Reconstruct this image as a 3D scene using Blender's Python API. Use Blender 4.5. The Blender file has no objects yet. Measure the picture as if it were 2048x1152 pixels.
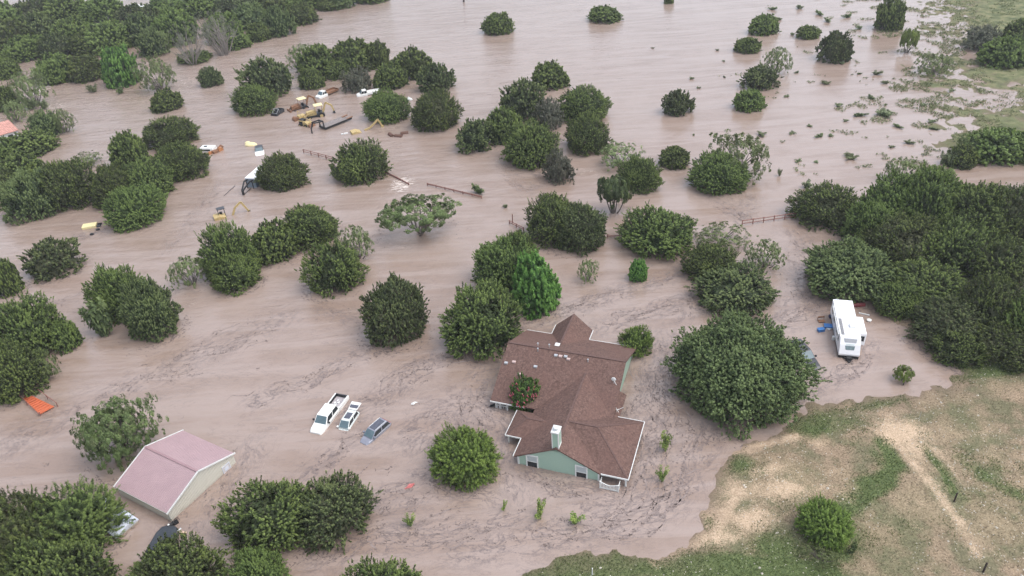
import bpy, math, random
import numpy as np
from math import radians as R_, sin, cos, pi
from mathutils import Matrix, Vector

# ---------------------------------------------------------------- camera, world, sun, exposure
scene = bpy.context.scene
COL = scene.collection
F, TH, RO, HC = 1530.0, R_(33.7), R_(-4.0), 60.0          # focal length in photo pixels, pitch down, roll, height
_F = np.array([0, cos(TH), -sin(TH)]); _R0 = np.array([1., 0, 0]); _U0 = np.cross(_R0, _F)
CF, CR, CU = _F, cos(RO)*_R0 + sin(RO)*_U0, -sin(RO)*_R0 + cos(RO)*_U0
CAM = np.array([0, 0, HC])
cd = bpy.data.cameras.new('camera'); cam = bpy.data.objects.new('camera', cd); COL.objects.link(cam)
cd.sensor_width = 36; cd.lens = F/2048*36; cd.clip_end = 8000; cd.clip_start = 0.5
cam.matrix_world = Matrix(((CR[0], CU[0], -CF[0], 0), (CR[1], CU[1], -CF[1], 0), (CR[2], CU[2], -CF[2], HC), (0, 0, 0, 1)))
scene.camera = cam

W = bpy.data.worlds.new('World'); scene.world = W; W.use_nodes = True
wn = W.node_tree; bg = wn.nodes['Background']
sky = wn.nodes.new('ShaderNodeTexSky'); sky.sky_type = 'NISHITA'; sky.sun_disc = False
SUN_EL, SUN_AZ = 64.0, 105.0                                # azimuth clockwise from +Y (the far side)
sky.sun_elevation = R_(SUN_EL); sky.sun_rotation = R_(SUN_AZ)
sky.air_density = 1.0; sky.dust_density = 3.0; sky.ozone_density = 1.0
hs = wn.nodes.new('ShaderNodeHueSaturation'); hs.inputs['Saturation'].default_value = 0.52
wn.links.new(sky.outputs[0], hs.inputs['Color']); wn.links.new(hs.outputs[0], bg.inputs[0])
bg.inputs[1].default_value = 0.15
sl = bpy.data.lights.new('sun', 'SUN'); sl.energy = 0.6; sl.angle = R_(60); sl.color = (1, .97, .92)
so = bpy.data.objects.new('sun', sl); COL.objects.link(so)
sd = Vector((sin(R_(SUN_AZ))*cos(R_(SUN_EL)), cos(R_(SUN_AZ))*cos(R_(SUN_EL)), sin(R_(SUN_EL))))
so.rotation_euler = sd.to_track_quat('Z', 'Y').to_euler(); so.location = (0, 0, 120)
scene.view_settings.view_transform = 'Standard'; scene.view_settings.look = 'None'
scene.view_settings.exposure = 1.02; scene.view_settings.gamma = 1
scene.render.engine = 'CYCLES'

# ---------------------------------------------------------------- from photo pixels to the place
def G(x, y, z=0.0):
    r = CF*F + CR*(x-1024) + CU*(576-y)
    return CAM + r*((HC-z)/-r[2])
def PX(P):
    d = np.asarray(P, float)-CAM; w = d@CF
    return np.array([1024+F*(d@CR)/w, 576-F*(d@CU)/w])
def PPM(P): return F/((np.asarray(P)-CAM)@CF)

# ---------------------------------------------------------------- materials
def nt(name):
    m = bpy.data.materials.new(name); m.use_nodes = True
    return m, m.node_tree.nodes, m.node_tree.links, m.node_tree.nodes['Principled BSDF']
def noise(n, l, vec, scale, detail=4, rough=.55, dist=0):
    t = n.new('ShaderNodeTexNoise'); t.inputs['Scale'].default_value = scale
    t.inputs['Detail'].default_value = detail; t.inputs['Roughness'].default_value = rough
    t.inputs['Distortion'].default_value = dist
    if vec is not None: l.new(vec, t.inputs['Vector'])
    return t
def ramp(n, l, src, stops):
    r = n.new('ShaderNodeValToRGB'); e = r.color_ramp.elements
    while len(e) < len(stops): e.new(.5)
    for i, (p, c) in enumerate(stops):
        e[i].position = p; e[i].color = (*c, 1) if len(c) == 3 else c
    l.new(src, r.inputs[0]); return r
def math_(n, l, op, a, b=None, clamp=False):
    m = n.new('ShaderNodeMath'); m.operation = op; m.use_clamp = clamp
    for i, v in enumerate((a, b)):
        if v is None: continue
        if isinstance(v, (int, float)): m.inputs[i].default_value = v
        else: l.new(v, m.inputs[i])
    return m.outputs[0]
def mixc(n, l, fac, a, b):
    m = n.new('ShaderNodeMix'); m.data_type = 'RGBA'
    if isinstance(fac, (int, float)): m.inputs[0].default_value = fac
    else: l.new(fac, m.inputs[0])
    for i, v in ((6, a), (7, b)):
        if isinstance(v, tuple): m.inputs[i].default_value = (*v, 1)
        else: l.new(v, m.inputs[i])
    return m.outputs[2]
def attr(n, name):
    a = n.new('ShaderNodeAttribute'); a.attribute_name = name; return a
def mat(name, c, rough=.6, var=.18, scale=2.0, metal=0.0, spec=.5, bump=0.0):
    m, n, l, p = nt(name)
    co = n.new('ShaderNodeTexCoord')
    t = noise(n, l, co.outputs['Object'], scale, 6, .65)
    lo = tuple(x*(1-var) for x in c); hi = tuple(min(1, x*(1+var)) for x in c)
    r = ramp(n, l, t.outputs[0], [(.3, lo), (.7, hi)]); l.new(r.outputs[0], p.inputs['Base Color'])
    p.inputs['Roughness'].default_value = rough; p.inputs['Metallic'].default_value = metal
    p.inputs['Specular IOR Level'].default_value = spec
    if bump:
        b = n.new('ShaderNodeBump'); b.inputs['Strength'].default_value = bump; b.inputs['Distance'].default_value = .05
        l.new(t.outputs[0], b.inputs['Height']); l.new(b.outputs[0], p.inputs['Normal'])
    return m
def foliage(name, dark, mid, light):
    m, n, l, p = nt(name)
    a = attr(n, 'tint'); oi = n.new('ShaderNodeObjectInfo')
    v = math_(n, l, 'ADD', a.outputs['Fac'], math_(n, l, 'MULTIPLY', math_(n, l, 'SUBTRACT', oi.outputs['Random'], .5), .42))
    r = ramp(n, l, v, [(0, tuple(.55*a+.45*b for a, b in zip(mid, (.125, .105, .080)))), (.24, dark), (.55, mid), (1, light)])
    h = n.new('ShaderNodeHueSaturation'); l.new(r.outputs[0], h.inputs['Color'])
    l.new(math_(n, l, 'ADD', .485, math_(n, l, 'MULTIPLY', oi.outputs['Random'], .03)), h.inputs['Hue'])
    l.new(h.outputs[0], p.inputs['Base Color'])
    p.inputs['Roughness'].default_value = .6; p.inputs['Specular IOR Level'].default_value = .3
    tr = n.new('ShaderNodeBsdfTranslucent'); mx = n.new('ShaderNodeMixShader'); mx.inputs[0].default_value = .35; out = n['Material Output']
    l.new(h.outputs[0], tr.inputs['Color']); l.new(p.outputs[0], mx.inputs[1]); l.new(tr.outputs[0], mx.inputs[2]); l.new(mx.outputs[0], out.inputs['Surface'])
    return m
M = {}
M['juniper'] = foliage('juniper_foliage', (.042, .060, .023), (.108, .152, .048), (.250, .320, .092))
M['oak'] = foliage('oak_foliage', (.040, .060, .026), (.108, .150, .058), (.250, .305, .120))
M['weed'] = foliage('weed_foliage', (.115, .145, .068), (.210, .250, .125), (.330, .370, .210))
M['mesquite'] = foliage('mesquite_foliage', (.100, .132, .055), (.190, .240, .095), (.320, .375, .165))
M['fresh'] = foliage('fresh_foliage', (.110, .160, .040), (.220, .310, .075), (.380, .450, .120))
M['broad'] = foliage('broadleaf_foliage', (.045, .095, .026), (.100, .205, .048), (.215, .370, .085))
M['spread'] = foliage('spreading_foliage', (.105, .160, .060), (.195, .285, .105), (.320, .420, .165))
M['willow'] = foliage('willow_foliage', (.065, .105, .026), (.140, .215, .046), (.280, .380, .090))
M['grey'] = foliage('dry_foliage', (.085, .095, .065), (.150, .160, .112), (.250, .250, .185))
M['bark'] = mat('bark', (.150, .130, .115), .9, .35, 6)
M['deadwood'] = mat('dead_wood', (.24, .215, .195), .9, .2, 6)
M['white'] = mat('white_paint', (.68, .69, .67), .45, .07, 3)
M['sage'] = mat('sage_green_siding', (.30, .42, .34), .6, .06, 1.5)
def stained(name, c):
    m, n, l, p = nt(name); co = n.new('ShaderNodeTexCoord'); s_ = n.new('ShaderNodeSeparateXYZ'); l.new(co.outputs['Object'], s_.inputs[0])
    t = noise(n, l, co.outputs['Object'], 1.6, 5, .65); w = math_(n, l, 'SINE', math_(n, l, 'MULTIPLY', s_.outputs[2], 2*pi/.2))
    g = math_(n, l, 'SUBTRACT', math_(n, l, 'MULTIPLY', t.outputs[0], 1.5), math_(n, l, 'ADD', math_(n, l, 'MULTIPLY', s_.outputs[2], 2.6), .35), True)
    b0 = mixc(n, l, math_(n, l, 'MULTIPLY', math_(n, l, 'POWER', math_(n, l, 'ABSOLUTE', w), 10), .25), c, tuple(x*.6 for x in c))
    l.new(mixc(n, l, g, b0, (.24, .19, .14)), p.inputs['Base Color']); p.inputs['Roughness'].default_value = .6; return m
M['sage'] = stained('sage_green_lap_siding', (.34, .47, .38))
M['cream'] = mat('cream_metal_siding', (.58, .55, .44), .5, .05, 1.2)
M['glass'] = mat('dark_window_glass', (.025, .03, .033), .08, .2, 1)
M['tint_glass'] = mat('car_window_glass', (.10, .15, .17), .06, .15, 2)
M['blind'] = mat('window_blind', (.42, .46, .46), .6, .1, 12)
M['black'] = mat('black_rubber', (.018, .018, .02), .6, .3, 4)
M['darkgrey'] = mat('dark_grey_paint', (.05, .053, .06), .35, .15, 3)
M['carwhite'] = mat('white_car_paint', (.80, .80, .77), .25, .04, 2)
M['cargrey'] = mat('silver_grey_car_paint', (.29, .30, .35), .25, .05, 2, .3)
M['carroof'] = mat('tinted_roof_glass', (.09, .095, .12), .12, .2, 4)
M['pearl'] = mat('pale_silver_car_paint', (.62, .67, .65), .25, .05, 2)
M['bedsteel'] = mat('bed_liner', (.40, .37, .38), .5, .3, 5)
M['trailerwhite'] = mat('trailer_fibreglass', (.82, .82, .83), .35, .05, 1)
M['yellow'] = mat('yellow_machine_paint', (.48, .36, .16), .5, .22, 4)
M['paleyellow'] = mat('sun_faded_yellow_paint', (.76, .66, .36), .5, .1, 4)
M['orange'] = mat('orange_panel_paint', (.52, .135, .06), .55, .2, 3)
M['redpipe'] = mat('red_rusty_pipe', (.24, .11, .085), .7, .3, 5)
M['rust'] = mat('rusty_metal', (.22, .11, .06), .8, .35, 3)
M['rustroof'] = mat('rusty_sheet_roof', (.52, .27, .22), .7, .35, 2)
M['blue'] = mat('blue_plastic', (.035, .16, .42), .4, .15, 4)
M['metal'] = mat('galvanised_metal', (.55, .57, .58), .35, .1, 3, .5)
M['palemetal'] = mat('pale_blue_grey_metal', (.62, .66, .74), .4, .08, 2)
M['deck'] = mat('weathered_deck_planks', (.24, .21, .20), .8, .3, 3)
M['rose'] = mat('rose_metal_roof', (.385, .275, .288), .5, .06, .8)
M['brownbag'] = mat('brown_tarp', (.13, .065, .045), .7, .3, 4)
M['post'] = mat('dark_post_wood', (.045, .032, .028), .9, .3, 6)
M['flower'] = mat('pink_flowers', (.45, .10, .14), .7, .3, 9)
M['vent'] = mat('vent_metal_weathered', (.50, .38, .35), .6, .2, 6)

def shingle_mat():
    m, n, l, p = nt('brown_shingle_roof')
    co = n.new('ShaderNodeTexCoord')
    a = noise(n, l, co.outputs['Object'], 5.5, 3, .7); b = noise(n, l, co.outputs['Object'], .35, 3, .5)
    mp = n.new('ShaderNodeMapping'); mp.inputs['Scale'].default_value = (1, 1, 1); l.new(co.outputs['Object'], mp.inputs['Vector'])
    v = n.new('ShaderNodeTexVoronoi'); v.inputs['Scale'].default_value = 4.2; l.new(co.outputs['Object'], v.inputs['Vector'])
    c1 = ramp(n, l, a.outputs[0], [(.32, (.050, .031, .026)), (.5, (.118, .072, .060)), (.7, (.225, .150, .126))])
    c2 = mixc(n, l, .45, c1.outputs[0], ramp(n, l, math_(n, l, 'MULTIPLY', v.outputs['Color'], 1.0), [(.1, (.088, .052, .044)), (.9, (.20, .125, .105))]).outputs[0])
    c3 = mixc(n, l, ramp(n, l, b.outputs[0], [(.4, (0, 0, 0)), (.65, (.45, .45, .45))]).outputs[0], c2, (.155, .090, .075))
    l.new(c3, p.inputs['Base Color']); p.inputs['Roughness'].default_value = .9; p.inputs['Specular IOR Level'].default_value = .2
    bp = n.new('ShaderNodeBump'); bp.inputs['Strength'].default_value = .5; bp.inputs['Distance'].default_value = .04
    l.new(a.outputs[0], bp.inputs['Height']); l.new(bp.outputs[0], p.inputs['Normal'])
    return m
M['shingle'] = shingle_mat()

# ---------------------------------------------------------------- mesh helpers
def link(o, parent=None):
    COL.objects.link(o)
    if parent is not None: o.parent = parent
    return o
def mesh_obj(name, v, f, m, parent=None, smooth=False, bevel=0):
    me = bpy.data.meshes.new(name); me.from_pydata([tuple(map(float, a)) for a in v], [], f); me.validate(); me.update()
    me.materials.append(M[m] if isinstance(m, str) else m)
    if smooth: me.polygons.foreach_set('use_smooth', [True]*len(me.polygons))
    o = bpy.data.objects.new(name, me); link(o, parent)
    if bevel:
        b = o.modifiers.new('bevel', 'BEVEL'); b.width = bevel; b.segments = 2; b.limit_method = 'ANGLE'
    return o
class MB:
    def __init__(s): s.v = []; s.f = []
    def add(s, v, f):
        k = len(s.v); s.v += [tuple(a) for a in v]; s.f += [tuple(i+k for i in q) for q in f]; return s
    def box(s, x0, x1, y0, y1, z0, z1):
        v = [(x, y, z) for z in (z0, z1) for y in (y0, y1) for x in (x0, x1)]
        return s.add(v, [(0, 2, 3, 1), (4, 5, 7, 6), (0, 1, 5, 4), (2, 6, 7, 3), (0, 4, 6, 2), (1, 3, 7, 5)])
    def bar(s, a, b, w, h=None):
        a = Vector(a); b = Vector(b); h = h or w; d = (b-a).normalized()
        u = d.cross(Vector((0, 0, 1)));  u = Vector((1, 0, 0)) if u.length < 1e-4 else u.normalized(); t = u.cross(d)
        v = [p+u*(i*w/2)+t*(j*h/2) for p in (a, b) for i, j in ((-1, -1), (1, -1), (1, 1), (-1, 1))]
        return s.add(v, [(0, 1, 2, 3), (7, 6, 5, 4), (0, 4, 5, 1), (1, 5, 6, 2), (2, 6, 7, 3), (3, 7, 4, 0)])
    def tube(s, pts, rad, n=6):
        k = len(s.v); P = [Vector(p) for p in pts]
        if not hasattr(rad, '__len__'): rad = [rad]*len(P)
        for i, p in enumerate(P):
            d = (P[min(i+1, len(P)-1)]-P[max(i-1, 0)]).normalized()
            u = d.cross(Vector((.3, .2, 1))).normalized(); t = d.cross(u)
            for j in range(n):
                a = 2*pi*j/n; s.v.append(tuple(p+(u*cos(a)+t*sin(a))*rad[i]))
        for i in range(len(P)-1):
            for j in range(n):
                a = k+i*n+j; b = k+i*n+(j+1) % n; s.f.append((a, b, b+n, a+n))
        s.f.append(tuple(k+j for j in range(n))[::-1]); s.f.append(tuple(k+(len(P)-1)*n+j for j in range(n)))
        return s
    def prism(s, poly, y0, y1):        # polygon in (x,z), pushed along y
        n = len(poly); v = [(x, y0, z) for x, z in poly]+[(x, y1, z) for x, z in poly]
        return s.add(v, [tuple(range(n)), tuple(range(2*n-1, n-1, -1))]+[(i+n, (i+1) % n+n, (i+1) % n, i) for i in range(n)])
    def disc(s, c, r, ax='y', th=.2, n=14):
        c = Vector(c); d = {'x': Vector((1, 0, 0)), 'y': Vector((0, 1, 0)), 'z': Vector((0, 0, 1))}[ax]
        return s.tube([c-d*th/2, c+d*th/2], r, n)
    def ball(s, c, rx, ry, rz, n=10):
        k = len(s.v); m = n//2
        for i in range(m+1):
            p = pi*i/m
            for j in range(n):
                a = 2*pi*j/n; s.v.append((c[0]+rx*sin(p)*cos(a), c[1]+ry*sin(p)*sin(a), c[2]+rz*cos(p)))
        for i in range(m):
            for j in range(n):
                a = k+i*n+j; b = k+i*n+(j+1) % n; s.f.append((a, a+n, b+n, b))
        return s
    def o(s, name, m, parent=None, smooth=False, bevel=0): return mesh_obj(name, s.v, s.f, m, parent, smooth, bevel)
def tag(o, label, cat, group=None):
    o['label'] = label; o['category'] = cat
    if group: o['group'] = group
    return o
def thing(name, label, cat, loc=(0, 0, 0), rot=0, group=None):
    o = bpy.data.objects.new(name, None); link(o); o.location = tuple(map(float, loc)); o.rotation_euler = (0, 0, R_(rot))
    o.empty_display_size = .5
    return tag(o, label, cat, group)

# ---------------------------------------------------------------- land and water fields
def gp(pts): return np.array([G(*p)[:2] for p in pts])
LAND_A = gp([(960, 1600), (1010, 1160), (1035, 1135), (1075, 1118), (1120, 1104), (1180, 1096), (1240, 1096), (1290, 1103), (1330, 1106), (1375, 1088), (1400, 1058), (1408, 1033),
    (1425, 998), (1440, 960), (1448, 925), (1462, 897), (1500, 890), (1560, 870), (1598, 835), (1625, 813), (1680, 806), (1740, 796), (1800, 792), (1850, 783), (1905, 770),
    (1925, 748), (1912, 725), (1880, 702), (1850, 676), (1800, 655), (1765, 640), (1752, 618), (1780, 600), (1880, 600), (1960, 620), (2048, 640), (2300, 640), (3200, 700), (4200, 1600)])
LAND_B = gp([(1850, -170), (1852, -60), (1868, 20), (1895, 70), (1935, 95), (1925, 130), (1850, 150), (1858, 166), (1930, 168), (2000, 190), (2030, 200), (1975, 205), (1925, 225),
    (1880, 262), (1905, 292), (1960, 305), (2048, 315), (2300, 335), (3600, 420), (3600, -170)])
LAND_C = gp([(-600, -170), (-600, -62), (60, -62), (500, -70), (700, -95), (800, -170)])
def poly_sd(P, X, Y):
    inside = np.zeros(X.shape, bool); d = np.full(X.shape, 1e9)
    n = len(P)
    for i in range(n):
        a = P[i]; b = P[(i+1) % n]
        c = ((a[1] > Y) != (b[1] > Y)) & (X < (b[0]-a[0])*(Y-a[1])/((b[1]-a[1]) or 1e-9)+a[0]); inside ^= c
        ab = b-a; t = np.clip(((X-a[0])*ab[0]+(Y-a[1])*ab[1])/(ab@ab), 0, 1)
        d = np.minimum(d, np.hypot(X-a[0]-t*ab[0], Y-a[1]-t*ab[1]))
    return np.where(inside, d, -d)
def vnoise(X, Y, s, seed=0):
    x = X/s; y = Y/s; xi = np.floor(x).astype(np.int64); yi = np.floor(y).astype(np.int64); fx = x-xi; fy = y-yi
    fx = fx*fx*(3-2*fx); fy = fy*fy*(3-2*fy)
    def h(i, j):
        k = (i*374761393+j*668265263+seed*1442695041) & 0xffffffff; k = ((k ^ (k >> 13))*1274126177) & 0xffffffff
        return ((k ^ (k >> 16)) & 0xffff)/65535.
    return (h(xi, yi)*(1-fx)+h(xi+1, yi)*fx)*(1-fy)+(h(xi, yi+1)*(1-fx)+h(xi+1, yi+1)*fx)*fy-.5
def height(X, Y):
    a = poly_sd(LAND_A, X, Y)+1.0*vnoise(X, Y, 7.3, 2)+.5*vnoise(X, Y, 2.9, 4)+.9*vnoise(X, Y, 1.3, 3)+.8*vnoise(X, Y, .6, 5)
    za = np.where(a > 0, np.minimum(a*.05, .25)+np.minimum(np.maximum(a-5, 0)*.012, .9), np.maximum(a*.18, -1.6))
    za += .10*vnoise(X, Y, .9, 8)*np.clip(a/2, 0, 1)+.25*vnoise(X, Y, 5, 9)*np.clip(a/6, 0, 1)
    b = poly_sd(LAND_B, X, Y)
    zb = np.where(b > 0, np.minimum(b*.012, .6), np.maximum(b*.015, -1.6))
    k = np.exp(-(b/26.)**2)
    zb += k*(.14*vnoise(X, Y, 3.2, 11)+.20*vnoise(X, Y, 1.5, 12)+.12*vnoise(X, Y, 9, 13)+.12*vnoise(X, Y*.6, .9, 15)) + .1*vnoise(X, Y, 6, 14)*np.clip(b/10, 0, 1)
    c = poly_sd(LAND_C, X, Y); zc = np.clip(c*.05, -1.6, 2)
    return np.maximum(np.maximum(za, zb), zc)
def axis(segs):
    out = []
    for a, b, s in segs: out += list(np.arange(a, b, s))
    return np.array(out+[segs[-1][1]])
def grid_mesh(name, xs, ys, zf, m, attrs={}):
    X, Y = np.meshgrid(xs, ys); X = X.ravel(); Y = Y.ravel(); Z = zf(X, Y) if zf else np.zeros(X.size)
    nx, ny = len(xs), len(ys)
    i = (np.arange(ny-1)[:, None]*nx+np.arange(nx-1)[None]).ravel()
    q = np.stack([i, i+1, i+1+nx, i+nx], 1)
    me = bpy.data.meshes.new(name); fast_mesh(me, np.stack([X, Y, Z], 1), q)
    for k, fn in attrs.items():
        v = fn(X, Y)
        if v.ndim == 1:
            a = me.attributes.new(k, 'FLOAT', 'POINT'); a.data.foreach_set('value', v.astype(np.float32))
        else:
            a = me.attributes.new(k, 'FLOAT_VECTOR', 'POINT'); a.data.foreach_set('vector', v.astype(np.float32).ravel())
    me.materials.append(m); me.polygons.foreach_set('use_smooth', np.ones(len(q), bool))
    o = bpy.data.objects.new(name, me); link(o); return o
def fast_mesh(me, v, q):
    n = q.shape[1]
    me.vertices.add(len(v)); me.vertices.foreach_set('co', v.astype(np.float32).ravel())
    me.loops.add(q.size); me.loops.foreach_set('vertex_index', q.astype(np.int32).ravel())
    me.polygons.add(len(q)); me.polygons.foreach_set('loop_start', np.arange(0, q.size, n, dtype=np.int32))
    try: me.polygons.foreach_set('loop_total', np.full(len(q), n, np.int32))
    except Exception: pass
    me.update(calc_edges=True)

def blobs(lst, lines=()):
    L = []
    for (x, y, rx, ry, val) in lst:
        c = G(x, y); p = PPM(c); e = abs(G(x, y+ry)[1]-G(x, y-ry)[1])/2
        L.append((c[0], c[1], rx/p, e, val))
    LN = [(gp(p), w, v) for p, w, v in lines]
    def fn(X, Y):
        o = np.zeros(X.shape)
        for P, w, v in LN:
            dm = np.full(X.shape, 1e9)
            for a, b in zip(P[:-1], P[1:]):
                ab = b-a; t = np.clip(((X-a[0])*ab[0]+(Y-a[1])*ab[1])/(ab@ab), 0, 1); dm = np.minimum(dm, np.hypot(X-a[0]-t*ab[0], Y-a[1]-t*ab[1]))
            o = np.maximum(o, v*np.exp(-(dm/w)**2))
        for cx, cy, rx, ry, val in L:
            d = ((X-cx)/rx)**2+((Y-cy)/ry)**2
            o = np.maximum(o, val*np.exp(-d*.9))
        return o
    return fn
BARE = blobs([(1800, 868, 60, 45, 1), (1830, 900, 50, 35, .8), (1500, 1040, 60, 30, .9), (1440, 1070, 60, 30, .8), (1530, 945, 75, 18, .7), (1490, 900, 60, 10, .9), (1560, 880, 50, 12, .9), (1640, 890, 40, 14, .5),
    (1420, 1020, 40, 26, .8), (1600, 960, 90, 24, .5), (1870, 985, 60, 30, .4), (1960, 1110, 60, 40, .45), (1880, 940, 40, 30, .5), (1960, 870, 90, 40, .35), (1830, 655, 34, 16, .8), (1850, 690, 60, 14, .5), (1760, 800, 60, 16, .35),
    (1380, 1100, 50, 14, .6), (1830, 1030, 120, 60, .35), (2000, 900, 80, 60, .3), (1700, 1000, 40, 40, .5), (1560, 985, 120, 34, .8), (1470, 985, 50, 34, .8), (1920, 1040, 70, 50, .4)],
    [([(1775, 845), (1800, 900), (1850, 960), (1910, 1040), (1950, 1110)], .9, .75), ([(1835, 850), (1868, 900), (1930, 980)], .6, .6), ([(1310, 1120), (1390, 1088), (1440, 1050), (1470, 1000)], 1.1, .8), ([(1450, 905), (1520, 892), (1590, 872)], .6, .95)])
GREEN = blobs([(1100, 1140, 70, 26, 1), (1240, 1120, 90, 24, .75), (1330, 1130, 80, 20, .5), (1570, 1120, 70, 40, .7), (1470, 1130, 90, 30, .45), (1480, 930, 34, 26, .85), (1620, 850, 70, 30, .9), (1690, 850, 60, 30, .6),
    (1760, 920, 26, 40, .7), (1740, 970, 40, 22, .9), (1700, 1000, 50, 20, .7), (1890, 950, 18, 34, .7), (1920, 1000, 40, 30, .4), (1970, 940, 70, 26, .5), (1980, 990, 70, 20, .4), (1660, 1110, 60, 40, .8), (1640, 1040, 90, 60, .4),
    (1980, 742, 120, 16, 1), (1900, 760, 50, 10, .7), (1810, 800, 14, 30, .6), (1840, 860, 24, 20, .3), (1700, 890, 80, 26, .4), (1800, 1060, 120, 60, .25), (1950, 250, 300, 200, .7), (1960, 80, 300, 150, .62), (1420, 1045, 16, 22, .7), (1560, 1100, 90, 44, .75), (1700, 1080, 60, 50, .6)],
    [([(1765, 890), (1790, 935), (1770, 965), (1720, 1000), (1680, 1030)], 1.3, .95), ([(1848, 900), (1885, 950), (1905, 990)], .55, .95), ([(1930, 925), (1985, 965), (2048, 1000)], 1.6, .6), ([(1040, 1150), (1110, 1135), (1250, 1125), (1400, 1135), (1650, 1150)], 1.9, 1.05), ([(1600, 840), (1700, 820), (1800, 800)], .9, .6)])
def ground_mat():
    m, n, l, p = nt('grassland')
    g = n.new('ShaderNodeNewGeometry'); P = g.outputs['Position']
    f1 = noise(n, l, P, 5.5, 6, .8); f2 = noise(n, l, P, .45, 5, .65); f3 = noise(n, l, P, 9, 3, .7); f4 = noise(n, l, P, .12, 3, .5)
    f5 = noise(n, l, P, .28, 4, .6)
    d1 = ramp(n, l, f1.outputs[0], [(.32, (.125, .092, .060)), (.46, (.215, .162, .110)), (.56, (.300, .228, .157)), (.72, (.46, .36, .26))]).outputs[0]
    d2 = ramp(n, l, f1.outputs[0], [(.32, (.070, .070, .040)), (.48, (.130, .125, .073)), (.60, (.185, .172, .105)), (.75, (.30, .27, .18))]).outputs[0]
    d3 = ramp(n, l, f1.outputs[0], [(.32, (.22, .158, .103)), (.48, (.34, .252, .172)), (.60, (.43, .33, .232)), (.75, (.56, .45, .33))]).outputs[0]
    d1 = mixc(n, l, ramp(n, l, f5.outputs[0], [(.46, (0, 0, 0)), (.60, (.85, .85, .85))]).outputs[0], d1, d2)
    dry_ = mixc(n, l, ramp(n, l, f5.outputs[0], [(.34, (.7, .7, .7)), (.46, (0, 0, 0))]).outputs[0], d1, d3)
    grn = ramp(n, l, f1.outputs[0], [(.30, (.036, .052, .024)), (.48, (.085, .115, .045)), (.62, (.150, .180, .075)), (.78, (.28, .28, .15))])
    far = ramp(n, l, f2.outputs[0], [(.35, (.080, .100, .050)), (.50, (.145, .160, .078)), (.66, (.235, .220, .125))])
    bare = ramp(n, l, f1.outputs[0], [(.3, (.26, .19, .125)), (.5, (.48, .36, .25)), (.68, (.66, .52, .38))])
    gr = attr(n, 'green').outputs['Fac']; ba = attr(n, 'bare').outputs['Fac']; fr = attr(n, 'far').outputs['Fac']
    wob = math_(n, l, 'MULTIPLY', math_(n, l, 'SUBTRACT', f2.outputs[0], .5), 2.0)
    wob3 = math_(n, l, 'MULTIPLY', math_(n, l, 'SUBTRACT', f3.outputs[0], .5), 2.4)
    w = math_(n, l, 'ADD', wob, wob3)
    gm = math_(n, l, 'ADD', math_(n, l, 'MULTIPLY', math_(n, l, 'ADD', gr, -.36), 2.6), w, True)
    gm = math_(n, l, 'ADD', gm, math_(n, l, 'MULTIPLY', ramp(n, l, f4.outputs[0], [(.4, (0, 0, 0)), (.6, (1, 1, 1))]).outputs[0], .24), True)
    bm = math_(n, l, 'ADD', math_(n, l, 'MULTIPLY', math_(n, l, 'ADD', ba, -.42), 2.4), math_(n, l, 'MULTIPLY', w, 1.5), True)
    c = mixc(n, l, gm, dry_, grn.outputs[0]); c = mixc(n, l, bm, c, bare.outputs[0])
    c = mixc(n, l, fr, c, far.outputs[0])
    # damp silt in a band along the water's edge
    wet = attr(n, 'wet').outputs['Fac']; c = mixc(n, l, math_(n, l, 'MULTIPLY', wet, .75), c, (.17, .125, .095))
    gv = attr(n, 'gravel').outputs['Fac']; c = mixc(n, l, gv, c, (.20, .19, .18))
    l.new(c, p.inputs['Base Color']); p.inputs['Roughness'].default_value = .95; p.inputs['Specular IOR Level'].default_value = .15
    b = n.new('ShaderNodeBump'); b.inputs['Strength'].default_value = .5; b.inputs['Distance'].default_value = .06
    l.new(f1.outputs[0], b.inputs['Height']); l.new(b.outputs[0], p.inputs['Normal'])
    return m
GRAVEL = blobs([(1800, 708, 26, 22, 1.3)])
def hz(X, Y): return height(X, Y)
xs = axis([(-3500, -500, 500), (-500, -60, 40), (-60, -4, 4), (-4, 62, .4), (62, 170, .9), (170, 260, 3), (260, 500, 30), (500, 3500, 500)])
ys = axis([(-200, 30, 10), (30, 92, .4), (92, 118, 1.5), (118, 260, .9), (260, 420, 5), (420, 900, 60), (900, 6000, 600)])
o = grid_mesh('ground', xs, ys, hz, ground_mat(), dict(
    green=GREEN, bare=BARE, far=lambda X, Y: np.clip((Y-105)/40, 0, 1), gravel=lambda X, Y: np.clip(GRAVEL(X, Y)*1.6-.7, 0, 1),
    wet=lambda X, Y: np.exp(-np.abs(height(X, Y))/.05)))
o['kind'] = 'structure'

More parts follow.
